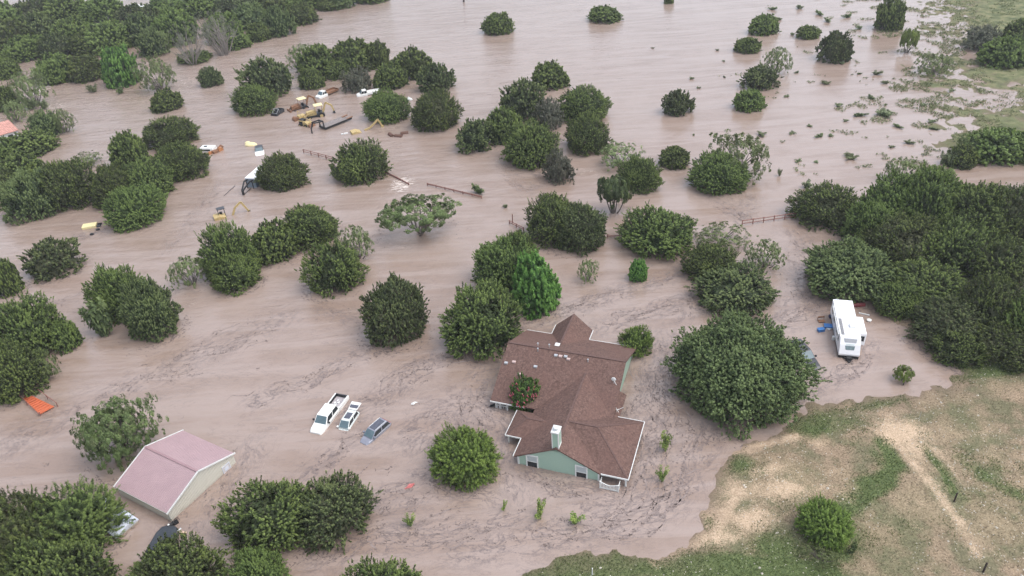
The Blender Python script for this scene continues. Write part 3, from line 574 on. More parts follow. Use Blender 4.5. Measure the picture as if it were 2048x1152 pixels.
# ---------------------------------------------------------------- trees: kind, x, top, bottom, width in the photo | label
TREES = '''
# bottom left and bottom centre
Nd 150 990 1118 175|dark feathery juniper leaning over the pale metal shed roof at the lower left
Nd 35 1000 1170 200|dark feathery tree filling the lower left corner of the picture
J 110 1085 1260 210|low green juniper at the bottom edge, in front of the two dark feathery trees
J 345 1090 1250 230|juniper at the bottom edge hiding the dark sunken vehicle by the barn
Jl 543 958 1120 216|open crowned juniper at the bottom, left one of the pair below the white pickup
Jl 662 950 1096 176|juniper at the bottom, right one of the touching pair below the white pickup
J 515 1098 1215 120|small juniper tucked under the touching pair at the bottom edge
Jl 765 1112 1290 205|juniper cut off by the bottom edge below the small leafy plant
N 931 851 980 140|bright green round willow like tree left of the green house gable
M 230 799 937 152|pale airy tree behind the barn with the rose roof
o 787 547 697 154|single dense dark green tree in the water above the three sunken cars
J 967 570 720 172|wide juniper touching the left roof corner of the brown roofed house
B 1072 519 638 104|vivid green broadleaf tree between two junipers behind the house
J 1012 461 592 140|juniper behind the vivid green broadleaf tree, upper left of the house
J 1030 458 560 90|narrow juniper rising at the top of the clump behind the vivid green tree
O 1477 612 872 316|biggest tree, a broad live oak right of the house
N 1273 653 716 66|dark spiky bush at the right rear corner of the brown roofed house
Jl 1475 524 640 165|juniper between the big live oak and the bare twiggy tree
J 1424 484 572 112|juniper standing just behind the big live oak on its left side
m 1532 478 545 78|twiggy pale tree right of the junipers behind the live oak
m 1440 445 500 112|pale airy tree behind the junipers, below the right stretch of red fence
J 1318 412 524 155|large juniper left of the right stretch of red fence
J 1106 387 492 118|left half of the wide juniper pair in the middle of the picture
o 1160 402 512 130|right half of the wide juniper pair in the middle of the picture
T 832 390 464 172|spreading flat crowned tree with forked trunks standing in the open current
# right hand wood
J 1655 369 462 136|left outermost juniper of the right wood, beside the end of the red fence
J 1800 342 470 150|juniper at the top of the right wood, left of its highest crown
J 1860 336 480 150|highest crown along the top of the right wood
J 1945 362 490 165|juniper right of the highest crown along the top of the right wood
J 2032 368 495 140|juniper at the right edge of the picture at the top of the right wood
J 1742 400 500 110|small juniper in the notch of the right wood behind its lower left crown
o 1692 470 612 205|large round tree forming the lower left bulge of the right wood
J 1812 432 556 170|juniper in the middle of the right wood above the trailer
J 1902 428 560 160|juniper in the middle of the right wood, right of the one above the trailer
Jl 2010 470 590 150|greyish juniper in the right wood near the right edge of the picture
G 1948 480 560 90|thin grey dying tree in the dark hollow of the right wood
J 1850 522 638 190|juniper directly behind and right of the white trailer
J 1800 560 640 100|small juniper at the rear right corner of the white trailer
o 1905 592 708 185|leafy tree over the muddy bank right of the white trailer
J 1990 558 690 150|juniper at the lower right of the right wood, second row from the field
J 2010 640 742 150|juniper at the edge of the field, lowest of the right wood
J 1915 660 738 110|small juniper at the edge of the field by the muddy pond
J 2080 560 720 150|juniper half cut off by the right edge of the picture above the field
m 1806 314 372 78|pale olive tree behind the top of the right wood
m 1872 330 368 60|faint pale tree beside the pale olive one behind the right wood
s 1614 358 380 30|small light green bush in the water off the right wood
# middle right
J 1442 303 394 128|dark round juniper with a pale twiggy tree around its back
m 1478 264 368 125|pale twiggy tree behind the dark round juniper at middle right
j 1350 290 339 70|dense green shrub left of the dark round juniper
J 1282 312 388 84|dark juniper beside the small olive tree with a visible trunk
m 1238 283 342 92|pale feathery tree behind the olive tree with a visible trunk
t 1229 352 414 66|small rounded olive tree on a visible trunk, right of the big central juniper cluster
G 1118 298 370 66|half dead dark bush at the foot of the big central juniper cluster
# central cluster
j 1098 124 180 80|topmost juniper of the big central cluster, standing apart
jl 1043 160 242 98|light green tree at the upper left of the big central cluster
J 1166 172 248 110|juniper at the upper right of the big central cluster
j 1010 212 290 80|small juniper inside the big central cluster between its two left crowns
jl 950 235 308 92|left outermost tree of the big central cluster
G 1098 196 262 66|grey dying tree in the middle of the big central cluster
J 1062 242 340 118|lowest and largest juniper of the big central cluster
J 1174 229 310 96|juniper at the lower right of the big central cluster
# left of centre, by the machines
J 718 279 370 118|round juniper with foaming water at its right, below the yellow machines
J 563 308 385 102|round juniper beside the white cargo trailer
J 770 180 248 92|smooth round juniper beside the white pickup among the machines, left of a pair
J 868 179 264 104|round juniper, right of the pair below the machinery yard
J 507 168 230 92|round juniper left of the black utility vehicle
jl 535 117 196 104|grey green tree behind the round juniper by the utility vehicle
m 602 88 140 56|pale bare topped tree at the left of the thicket behind the machines
j 633 86 158 90|left crown of the thicket behind the machines
j 705 78 146 104|middle crown of the thicket behind the machines
j 752 80 138 60|right crown of the thicket behind the machines
j 622 134 180 52|low juniper in front of the thicket behind the machines
j 675 120 160 60|small juniper in front of the thicket, just above the flatbed truck
G 712 132 186 66|grey brown bush directly behind the white pickup among the machines
j 824 94 160 84|top crown of the thicket right of the machines
j 780 122 180 74|left crown of the thicket right of the machines
jl 870 124 188 80|right crown of the thicket right of the machines, with grey branches
# left side
J 340 236 300 104|top juniper of the round left hand clump
J 360 278 362 108|right juniper of the round left hand clump, by the sunken white van
j 255 264 336 74|left juniper of the round left hand clump
J 290 318 402 128|middle juniper of the round left hand clump
J 222 332 415 92|lower left juniper of the round left hand clump
J 270 372 459 120|lowest juniper of the round left hand clump, hanging over open water
m 170 306 336 60|small pale bush behind the long left thicket
J 130 318 418 118|right crown of the long thicket at the left edge
Jl 62 335 440 126|middle crown of the long thicket at the left edge
j 40 304 372 90|rear crown of the long thicket at the left edge
j 4 340 400 60|crown of the long left thicket cut by the left edge of the picture
j 62 260 314 100|juniper just below the shed with the red roof
j 10 272 320 60|juniper at the left edge below the shed with the red roof
jl 86 222 276 66|leafy tree right of the shed with the red roof
m 124 218 266 46|thin pale tree standing in water right of the red roofed shed
j 331 178 224 68|small round juniper alone in the current at upper left
m 312 114 182 76|pale airy bush above the small round juniper at upper left
B 233 98 173 68|deep green broadleaf tree beside the pale airy bush at upper left
j 170 108 164 76|right half of the dark thicket at the water's edge, upper left
j 112 106 168 80|left half of the dark thicket at the water's edge, upper left
s 187 168 187 26|small bush in the water below the dark thicket at upper left
s 241 172 189 22|tiny bush in the water below the pale airy bush
jl 418 132 175 52|half drowned bush with snapped branches in the current at upper left
m 58 138 212 72|pale tree at the left edge beside the white water
j 8 112 158 56|juniper at the left edge above the pale tree
j 10 170 222 50|dark juniper at the left edge below the pale tree
s 58 196 222 40|green bush below the pale tree at the left edge
s 86 198 220 24|little bush right of the green bush at the left edge
m 28 200 244 46|yellow green bush just behind the red roofed shed
jl 102 481 556 112|grey green tree alone in the water at the left, below the yellow sunken roof
j 6 494 592 62|dark juniper at the left edge, level with the sunken yellow roof
J 456 450 560 116|upper juniper of the clump below the small excavator
J 470 502 586 100|lower juniper of the clump below the small excavator
j 545 442 528 100|juniper in the middle of the long clump below the small excavator
J 620 409 500 124|right domed juniper of the long clump below the small excavator
Jl 668 478 594 128|grey green tree left of the spreading flat crowned tree
m 714 450 524 68|pale open tree touching the grey green tree near the spreading one
m 378 512 578 74|pale thin tree in the water left of the clump below the excavator
J 238 531 640 112|rear juniper of the pair at the left, right of the red brown bank trees
o 291 548 683 126|dense leafy tree, right one of the pair at the left
s 192 586 684 74|open leafy bush joined to the left of the dense leafy tree
J 48 600 722 142|dark juniper at the left edge above the orange ramp
j 130 642 702 56|small dark juniper between the left edge trees and the open leafy bush
J 25 690 800 130|juniper at the left edge right above the orange ramp
m 88 700 760 56|pale bush on the water's edge above the orange ramp
# top left wood
'''
WOOD = [(0, 6, 62, 92), (62, -4, 48, 92), (130, -12, 44, 92), (204, -10, 46, 92), (272, 6, 60, 92), (333, -10, 42, 92), (404, -18, 36, 92), (474, -16, 34, 92), (540, -24, 26, 96), (612, -30, 22, 92), (680, -30, 18, 90), (742, -26, 8, 70),
        (8, 36, 112, 100), (76, 28, 92, 92), (142, 34, 96, 92), (214, 40, 108, 100), (286, 24, 92, 96), (348, 16, 92, 92), (444, 22, 88, 78), (498, 8, 60, 80), (660, -6, 22, 60),
        (52, 70, 122, 92), (112, 64, 118, 80), (178, 58, 112, 84), (240, 62, 98, 72), (305, 58, 112, 66), (470, 62, 100, 74), (388, 100, 128, 76), (556, 8, 74, 66), (600, 6, 50, 72), (516, 44, 84, 50)]
WL = ['leftmost in the back row', 'second from the left in the back row', 'third from the left in the back row', 'fourth from the left in the back row', 'fifth from the left in the back row',
      'in the back row above the dead tree', 'in the back row right of the dead tree', 'at the middle of the back row', 'in the back row above the leafy point', 'fourth from the right in the back row', 'third from the right in the back row', 'last one at its right tip',
      'leftmost in the middle row', 'second from the left in the middle row', 'third from the left in the middle row', 'fourth from the left in the middle row', 'left of the small white shed', 'right of the small white shed',
      'right behind the dead grey tree', 'in the middle row above open water', 'low at the right tip', 'leftmost in the front row', 'second from the left in the front row', 'third from the left in the front row',
      'above the deep green broadleaf tree', 'behind the pale airy bush', 'on the shore right of the dead tree', 'lowest one under the dead tree', 'on the leafy point of the shore', 'just right of the leafy point', 'below the leafy point']
TREES2 = '''
D 372 42 108 105|bare grey forked dead tree at the front of the top left wood
D 435 10 84 110|pale dead tree leaning left at the right of the top left wood
# top right
j 1783 -8 62 62|tall dark juniper at the top edge, left of the green meadow
j 995 23 71 64|single round juniper alone in the river near the top
j 1207 11 47 72|low wide juniper alone in the river at the top centre
j 1338 -14 8 24|tip of a juniper cut by the top edge, right of the low wide one
j 1496 73 108 58|low round juniper left of the pale leafy tree at upper right
j 1528 28 71 62|green shrub above the low round juniper at upper right
j 1617 49 80 50|dense flat topped green shrub near the top right
jl 1670 60 128 78|grey green leafy tree near the meadow at the top right
m 1556 94 148 56|pale open tree at the top of the short upright row at upper right
jl 1522 130 182 74|middle tree of the short upright row at upper right
j 1500 176 225 68|lowest juniper of the short upright row at upper right
jl 1355 177 234 70|light green rounded tree alone in the water right of the central cluster
t 1820 56 93 36|tiny tree on a bare trunk standing in the shallows by the meadow
m 1870 106 154 74|pale yellow green bush on the edge of the meadow
G 1966 50 104 82|dark grey green bush on the meadow, left one by the right edge
j 2014 72 138 100|dark juniper on the meadow, lowest by the right edge
j 2046 36 102 84|dark juniper on the meadow cut by the right edge
j 2000 252 332 130|juniper clump at the right edge across the channel from the wood
j 1926 288 338 62|left low juniper of the clump across the channel from the wood
j 2052 262 328 90|juniper cut by the right edge across the channel from the wood
m 1950 262 312 70|pale bush on top of the clump across the channel from the wood
s 1886 302 331 24|single small dark bush left of the clump across the channel
s 1903 300 336 22|small bush between the single dark one and the clump across the channel
# young plants in the flooded garden
m 1175 518 568 42|yellow green sapling behind the house, left of the darker sapling
B 1276 520 566 42|dark green sapling behind the house, right of the yellow green one
S 1332 866 914 44|green sapling in the water between the house and the live oak
S 1325 934 974 34|thin yellowing sapling right of the white railing
S 1079 998 1048 42|left of the two saplings in front of the green gable
S 1150 1020 1062 44|right of the two saplings in front of the green gable
S 820 1027 1063 34|bright small leafy sapling in open water below the cars
S 1007 997 1026 20|pale yellow sapling tip right of the willow like tree
s 957 364 391 32|pale green bush beside the middle stretch of red fence
s 1012 407 418 14|tiny drowned bush right of the middle stretch of red fence
s 1560 332 354 12|small upright dark plant alone in the water off the right wood
t 1808 732 762 40|drooping sapling at the water's edge with a dark post beside it
N 1652 1006 1105 106|bright bushy tree alone on the dry field at the lower right
s 1706 1085 1118 26|small green plant beside the bushy tree on the dry field
m 1640 1098 1138 90|yellow green undergrowth in front of the bushy tree on the dry field
s 1830 540 560 8|stray twig
'''
GROUPS = {'J': 'junipers standing in the flood', 'j': 'junipers standing in the flood', 'Jl': 'junipers standing in the flood', 'jl': 'leafy trees in the flood', 'm': 'pale airy trees', 'M': 'pale airy trees', 'S': 'saplings in the flooded garden',
          's': 'shrubs half under water', 'G': 'dying grey trees', 'o': 'dense leafy trees', 'Nd': 'feathery dark trees', 'D': 'bare dead trees'}
for line in (TREES+TREES2).strip().split('\n'):
    if '|' not in line or 'stray' in line: continue
    a, lab = line.split('|'); k, cx, yt, yb, w = a.split()
    plant(k, float(cx), float(yt), float(yb), float(w), lab, GROUPS.get(k), proto=({'1808': 1, '1820': 1, '1229': 0}.get(cx) if k == 't' else None))
for i, ((cx, yt, yb, w), wl) in enumerate(zip(WOOD, WL)):
    plant('jl' if i % 3 == 1 else 'j', cx, yt, yb, w, 'dark tree of the top left wood, '+wl, 'trees of the top left wood')
# red crape myrtle by the house
t = plant('B', 1047, 757, 829, 62, 'green and red flowering crape myrtle growing at the house front', rz=1.0)
crown = [c for c in t.children if c.name.startswith('crown')][0]
rng = np.random.default_rng(5); b = MB()
for i in range(34):
    a = rng.uniform(1.6, 5.2); e = rng.uniform(.1, 1.3); p = (cos(a)*cos(e)*.98, sin(a)*cos(e)*.98, .34+.64*sin(e))
    for _ in range(3): b.ball(tuple(np.array(p)+rng.normal(size=3)*.04), .035, .035, .035, 6)
fl = b.o('flowers', 'flower', crown)
# low weeds poking out of the flood at the upper right
for (x, y, w) in [(1676, 216, 20), (1653, 172, 20), (1741, 200, 20), (1764, 236, 38), (1778, 232, 24), (1720, 236, 26), (1849, 214, 16), (1752, 152, 22), (1594, 148, 12), (1618, 255, 14), (1586, 270, 16), (1640, 278, 22), (1662, 276, 16), (1703, 324, 32),
                  (1598, 326, 16), (1632, 328, 14), (1816, 290, 22), (1797, 258, 22), (1782, 298, 16), (1523, 274, 24), (1305, 98, 8), (1382, 160, 13), (1396, 178, 10), (1448, 156, 9), (1448, 124, 8), (1434, 102, 9), (1388, 272, 9), (1862, 248, 20),
                  (1684, 130, 14), (1718, 150, 12), (1772, 170, 18), (1905, 185, 16), (1868, 262, 18), (1690, 245, 14), (1575, 196, 13), (1545, 22, 18), (1560, 42, 14), (1585, 72, 12), (1640, 32, 22), (1600, 20, 20), (1655, 45, 20), (1695, 38, 22), (1720, 60, 18)]:
    plant('s', x, y-w*.55, y, w*1.15, 'low clump of weeds poking out of the shallow flood at the upper right', 'weed clumps in the upper right shallows', cat='weeds')
# grass and weeds too many to count
def tufts(name, label, n, pick, size, m, seed, hgt=1.0):
    rng = np.random.default_rng(seed); P = pick(rng, n); k = len(P); bl = 5
    C = np.repeat(P, bl, 0); s = size*rng.uniform(.5, 1.4, (k*bl, 1)); a = rng.uniform(0, 2*pi, k*bl); 
    off = np.stack([np.cos(a), np.sin(a), 0*a], 1); side = np.stack([-np.sin(a), np.cos(a), 0*a], 1)
    b0 = C+off*s*.2; tip = C+off*s*rng.uniform(.3, .9, (k*bl, 1))+np.array([0, 0, 1])*s*hgt*rng.uniform(.5, 1.1, (k*bl, 1)); mid = (b0+tip)/2+np.array([0, 0, 1])*s*.15
    q = np.stack([b0, mid+side*s*.16, tip, mid-side*s*.16], 1).reshape(-1, 3)
    me = bpy.data.meshes.new(name); fast_mesh(me, q, np.arange(len(q)).reshape(-1, 4))
    t = me.attributes.new('tint', 'FLOAT', 'FACE'); t.data.foreach_set('value', np.clip(np.repeat(.5+rng.normal(size=k)*.25, bl), 0, 1).astype(np.float32))
    me.materials.append(M[m]); o = bpy.data.objects.new(name, me); link(o); tag(o, label, 'grass'); o['kind'] = 'stuff'; return o
M['drygrass'] = foliage('dry_grass', (.13, .105, .07), (.23, .19, .13), (.37, .305, .21))
M['greengrass'] = foliage('green_grass', (.075, .100, .038), (.135, .170, .062), (.22, .26, .10))
M['farweed'] = foliage('meadow_weeds', (.125, .155, .070), (.215, .245, .120), (.32, .35, .19))
def pick_field(field, thr, lo, hi, inv=False):
    def f(rng, n):
        X = rng.uniform(lo[0], hi[0], n*6); Y = rng.uniform(lo[1], hi[1], n*6); z = height(X, Y)
        g = field(X, Y)+rng.normal(size=len(X))*.15+.5*vnoise(X, Y, 1.2, 21)
        k = (z > .01) & ((g < thr) if inv else (g > thr)); k = np.nonzero(k)[0][:n]
        return np.stack([X[k], Y[k], z[k]], 1)
    return f
tufts('grass', 'short green grass on the bank at the lower right', 26000, pick_field(GREEN, .42, (-4, 36), (62, 90)), .11, 'greengrass', 1)
tufts('dry_grass', 'dry straw coloured grass of the field at the lower right', 14000, pick_field(lambda X, Y: np.maximum(GREEN(X, Y)*.8, BARE(X, Y)), .35, (-4, 36), (62, 90), True), .09, 'drygrass', 2, .8)
def pick_shallow(rng, n):
    X = rng.uniform(50, 190, n*14); Y = rng.uniform(118, 330, n*14); z = height(X, Y)
    b = poly_sd(LAND_B, X, Y); dens = np.where(b > 0, .4, np.exp(-(b/30.)**2))*(vnoise(X, Y, 4, 31)+vnoise(X, Y, 1.5, 32)*.7 > .02+np.clip(-b/60, 0, .5))
    k = np.nonzero(rng.uniform(size=len(X)) < dens)[0][:n]
    return np.stack([X[k], Y[k], np.maximum(z[k], 0)], 1)
tufts('weeds', 'weeds and grass standing in the shallows along the upper right meadow', 26000, pick_shallow, .42, 'farweed', 3, .55)
# ---------------------------------------------------------------- the flooded house (local x along the front wall, y away from the camera)
HO = G(970+400/6.0235, 800+765/6.0235); HX = G(970+1365/6.0235, 800+972/6.0235)
HA = math.degrees(math.atan2(HX[1]-HO[1], HX[0]-HO[0]))
house = thing('house', 'green sided house with a brown shingle roof, flooded to its eaves', 'house', HO, HA)
b = MB()
def gable_x(b, x0, x1, y0, y1, z0, ze, zp):    # ridge along x
    return b.add([(x0, y0, z0), (x1, y0, z0), (x1, y1, z0), (x0, y1, z0), (x0, y0, ze), (x1, y0, ze), (x1, y1, ze), (x0, y1, ze), (x0, (y0+y1)/2, zp), (x1, (y0+y1)/2, zp)],
                 [(0, 3, 2, 1), (0, 1, 5, 4), (1, 2, 6, 9, 5), (2, 3, 7, 6), (3, 0, 4, 8, 7), (4, 5, 9, 8), (6, 7, 8, 9)])
def gable_y(b, x0, x1, y0, y1, z0, ze, zp):    # ridge along y
    xm = (x0+x1)/2
    return b.add([(x0, y0, z0), (x1, y0, z0), (x1, y1, z0), (x0, y1, z0), (x0, y0, ze), (x1, y0, ze), (x1, y1, ze), (x0, y1, ze), (xm, y0, zp), (xm, y1, zp)],
                 [(0, 3, 2, 1), (0, 1, 5, 8, 4), (1, 2, 6, 5), (2, 3, 7, 9, 6), (3, 0, 4, 7), (4, 8, 9, 7), (5, 6, 9, 8)])
gable_x(b, -5.2, 7.95, 8.6, 20.4, -1.5, 1.36, 4.12); gable_y(b, 0, 8.62, 0, 9.5, -1.5, 1.02, 3.28); b.box(-1.7, 1, 3.6, 6.2, -1.5, 1.1); gable_y(b, -1.95, 1.95, 19, 22.6, -1.5, 1.1, 2.9)
b.o('wall', 'sage', house)
# roof: solid slabs meeting in valleys
def roof_solid(b, x0, x1, y0, y1, ze, zr, axis_, hip0=0, hip1=0, th=.16):
    if axis_ == 'x':
        ym = (y0+y1)/2; r0, r1 = (x0+hip0, ym), (x1-hip1, ym)
    else:
        xm = (x0+x1)/2; r0, r1 = (xm, y0+hip0), (xm, y1-hip1)
    c = [(x0, y0), (x1, y0), (x1, y1), (x0, y1)]
    v = [(*p, ze) for p in c]+[(*p, ze-th) for p in c]+[(*r0, zr), (*r1, zr), (*r0, zr-th), (*r1, zr-th)]
    if axis_ == 'x': f = [(0, 1, 9, 8), (2, 3, 8, 9), (3, 0, 8), (1, 2, 9)] if (hip0 or hip1) else [(0, 1, 9, 8), (2, 3, 8, 9)]
    else: f = [(1, 2, 9, 8), (3, 0, 8, 9), (0, 1, 8), (2, 3, 9)] if (hip0 or hip1) else [(1, 2, 9, 8), (3, 0, 8, 9)]
    if not (hip0 or hip1):
        f += [tuple({8: 10, 9: 11}.get(i, i+4) for i in q)[::-1] for q in f]
        f += [(0, 4, 5, 1), (2, 6, 7, 3), (3, 7, 10, 8), (0, 8, 10, 4), (1, 5, 11, 9), (2, 9, 11, 6)] if axis_ == 'x' else [(1, 5, 6, 2), (3, 7, 4, 0), (0, 4, 10, 8), (1, 8, 10, 5), (2, 6, 11, 9), (3, 9, 11, 7)]
    else:
        if axis_ == 'x' and not hip0: f.remove((3, 0, 8)); f += [(3, 0, 8)]
        f += [(0, 4, 5, 1), (1, 5, 6, 2), (2, 6, 7, 3), (3, 7, 4, 0), (4, 7, 6, 5)]
    b.add(v, f)
b = MB()
roof_solid(b, -5.7, 8.42, 7.15, 20.9, 1.24, 4.45, 'x'); roof_solid(b, -.40, 8.92, -.16, 12.2, 1.16, 3.52, 'y'); 
v = [(8.78, -.10, 1.2), (11.66, -.10, 1.2), (11.66, 8.36, 1.2), (5.0, 8.36, 1.2), (7.55, 4.13, 3.385), (4.35, 4.13, 3.385)]
b.add(v+[(x, y, z-.16) for x, y, z in v], [(0, 1, 4, 5), (1, 2, 4), (2, 3, 5, 4), (0, 6, 7, 1), (1, 7, 8, 2), (2, 8, 9, 3), (6, 11, 10, 7), (7, 10, 8), (8, 10, 11, 9), (0, 5, 11, 6)])
roof_solid(b, -2.2, 3.0, 2.5, 6.5, 1.21, 2.3, 'x', 2.0, 0); roof_solid(b, -2.45, 2.36, 15.6, 22.95, 1.18, 3.36, 'y')
roof = b.o('roof', 'shingle', house)
b = MB()                                       # raised ridge shingles
b.bar((-5.7, 14.03, 4.46), (8.42, 14.03, 4.46), .26, .06); b.bar((4.26, -.16, 3.53), (4.26, 12.0, 3.53), .24, .06); b.bar((-.04, 16.4, 3.37), (-.04, 22.9, 3.37), .22, .06); b.bar((4.3, 4.13, 3.39), (7.55, 4.13, 3.39), .2, .05)
for q in ((11.6, -.05, 1.22), (11.6, 8.3, 1.22)): b.bar((7.55, 4.13, 3.39), q, .18, .04)
b.bar((-.3, 4.5, 2.3), (1.4, 4.5, 2.3), .18, .04)
for q in ((-2.15, 2.55, 1.23), (-2.15, 6.45, 1.23)): b.bar((-.25, 4.5, 2.3), q, .14, .03)
b.o('ridge_cap', mat('ridge_shingles', (.115, .068, .058), .9, .3, 6), roof)
b = MB()
for (p, q) in [((8.90, -.13), (11.70, -.13)), ((11.70, -.15), (11.70, 8.38)), ((8.45, 8.40), (11.72, 8.40)), ((-.44, -.2), (-.44, 2.47)), ((-2.24, 2.46), (-.42, 2.46)), ((-2.24, 2.44), (-2.24, 6.5)), ((-5.7, 7.11), (-1.6, 7.11)),
               ((-5.7, 20.94), (-2.47, 20.94)), ((2.38, 20.94), (8.42, 20.94)), ((-2.49, 20.9), (-2.49, 22.95)), ((2.40, 20.9), (2.40, 22.95))]:
    MB().bar((*p, 1.15), (*q, 1.15), .07, .17).o('fascia', 'white', house)
b = MB()
for x in (-.005, 8.56): b.box(x, x+.17, -.05, .1, -1, 1.05)
b.box(7.95, 8.02, 8.7, 8.9, -1, 1.4); b.box(7.95, 8.02, 20.2, 20.45, -1, 1.3); b.box(-.06, .0, 0, .16, -1, 1.02)
b.o('corner_board', 'white', house)
def window(par, x0, x1, z0, z1, y=-.02, lvl=.75):
    b = MB(); w = .14
    b.box(x0-w, x0, y-.05, y+.05, z0, z1); b.box(x1, x1+w, y-.05, y+.05, z0, z1); b.box(x0-w, x1+w, y-.06, y+.05, z1, z1+w)
    b.box(x0, x1, y-.03, y+.04, lvl-.02, lvl+.04)
    f = b.o('window', 'white', par)
    MB().box(x0, x1, y-.005, y+.03, z0, lvl-.02).o('pane', 'glass', f); MB().box(x0, x1, y-.012, y+.03, lvl+.04, z1).o('blind', 'blind', f)
window(house, 1.06, 2.12, -.8, 1.55); window(house, 6.32, 7.36, -.8, 1.50, lvl=.7)
b = MB(); b.box(8.62, 8.66, 1.2, 2.4, -1, .95); b.box(8.66, 11.2, 7.3, 7.36, -1, 1.1); b.o('porch_door_dark_interior', 'glass', house)  # side door, plus a dark sheet standing for the shaded porch interior
b = MB(); b.box(8.62, 11.3, 7.4, 7.6, -1, 1.12); b.o('porch_wall', 'sage', house)
b = MB()
for x, y in ((11.42, -.02), (11.45, 4.1), (11.45, 8.1), (-1.95, 2.62), (-1.9, 4.6)): b.box(x-.08, x+.08, y-.0, y+.16, -1.2, 1.08)
for x, y in ((-5.15, 7.5), (-4.65, 7.5), (-3.75, 7.4)): b.box(x-.08, x+.08, y-.08, y+.08, -1.2, 1.08)
b.o('porch_post', 'white', house)
b = MB()
b.box(-5.15, -3.6, 7.42, 7.48, .42, .52); b.box(-4.5, -3.0, 7.38, 7.44, .75, .85)
for i in range(6): b.box(-5.0+i*.25, -4.96+i*.25, 7.43, 7.47, -.6, .45)
b.o('side_railing', 'white', house)
# scalloped white railing in front of the porch
b = MB(); y0 = -.88
b.box(8.95, 9.05, y0-.05, y0+.05, -.6, 1.0); b.box(10.82, 10.92, y0-.05, y0+.05, -.6, .95); b.box(8.95, 10.9, y0-.03, y0+.03, .06, .15)
for i in range(13):
    t = i/12; zt = .62+.32*abs(2*t-1)**1.6; x = 9.05+t*1.75; b.box(x-.045, x+.045, y0-.02, y0+.02, -.5, zt)
for i in range(12):
    t = (i+.5)/12; za = .60+.32*abs(2*i/12-1)**1.6; zb = .60+.32*abs(2*(i+1)/12-1)**1.6
    b.bar((9.05+i*1.75/12, y0, za), (9.05+(i+1)*1.75/12, y0, zb), .07, .07)
for x in (9.0, 10.87):
    b.box(x-.03, x+.03, y0, -.1, .72, .80); b.box(x-.03, x+.03, y0, -.1, .1, .18)
    for i in range(4): b.box(x-.02, x+.02, y0+.15+i*.17, y0+.19+i*.17, -.5, .75)
b.o('porch_railing', 'white', house)
def on_roof(x, y):
    z = [1.24+(4.45-1.24)*(1-abs(y-14.03)/6.87), 3.52-abs(x-4.26)*.506 if y < 12 else 0]
    return max(z)
def hray(px, py):                               # where a photo pixel meets the main roof, in house coordinates
    ux = np.array([cos(R_(HA)), sin(R_(HA))]); uy = np.array([-ux[1], ux[0]])
    for z in np.arange(4.6, 1.0, -.04):
        d = (G(px, py, z)-HO)[:2]; x, y = d@ux, d@uy
        if z <= on_roof(x, y): return x, y, z
    return x, y, z
for a, c, k in [(638, 435, 0), (638, 497, 0), (775, 450, 0), (855, 552, 1), (910, 562, 2), (972, 566, 1), (1005, 597, 2), (1240, 630, 0), (608, 687, 1), (255, 643, 1), (350, 630, 2), (410, 776, 2)]:
    x, y, z = hray(970+a/6.0235, 620+c/6.0235); q = MB()
    if k == 0: q.tube([(x, y, z-.1), (x, y, z+.38)], .06, 7); q.tube([(x, y, z+.36), (x, y, z+.46)], .10, 7)
    else: q.box(x-.2, x+.2, y-.14, y+.14, z-.05, z+.16); q.box(x-.15, x+.15, y-.18, y-.12, z+.0, z+.12)
    q.o('roof_vent', 'vent' if k == 2 else 'metal', roof)
x, y, z = hray(970+872/6.0235, 620+425/6.0235); q = MB(); q.box(x-.28, x+.28, y-.5, y+.3, z+.02, z+.14); q.o('skylight', 'white', roof)
x, y, z = hray(970+1555/6.0235, 620+885/6.0235); q = MB(); q.tube([(x, y, z-.1), (x, y, z+.5)], .035, 6); q.bar((x, y, z+.45), (x+.35, y-.4, z+.2), .04); q.ball((x-.06, y+.05, z+.55), .28, .10, .28, 10); q.o('satellite_dish', 'white', roof)
ch = MB().box(3.82, 4.5, .0, .95, 2.9, 5.45).o('chimney', 'sage', house)
b = MB(); b.box(3.74, 4.58, -.08, 1.03, 5.45, 5.6)
for x in (3.80, 4.44): b.box(x, x+.09, -.03, .06, 3.2, 5.45)
b.box(4.46, 4.53, .02, .12, 3.2, 5.45); b.box(4.46, 4.53, .88, .97, 3.2, 5.45); b.bar((4.50, -.02, 3.46), (4.50, .97, 3.46), .09, .16)
b.o('chimney_trim', 'white', ch)
b = MB(); b.tube([(4.16, .45, 5.55), (4.16, .45, 5.8)], .16, 10); b.o('flue', 'metal', ch); b = MB(); b.ball((4.16, .45, 5.86), .30, .30, .10, 12); b.o('flue_cap', 'white', ch, True)
b = MB(); b.tube([(8.5, 8.9, .4), (8.5, 8.9, 2.0)], .025, 5); b.bar((8.1, 9.3, 2.1), (8.8, 8.6, 1.7), .04); b.bar((8.5, 8.9, 1.6), (9.2, 9.2, 2.0), .04); b.bar((8.2, 8.7, 1.75), (8.8, 9.1, 1.75), .03); b.o('antenna', 'white', house)

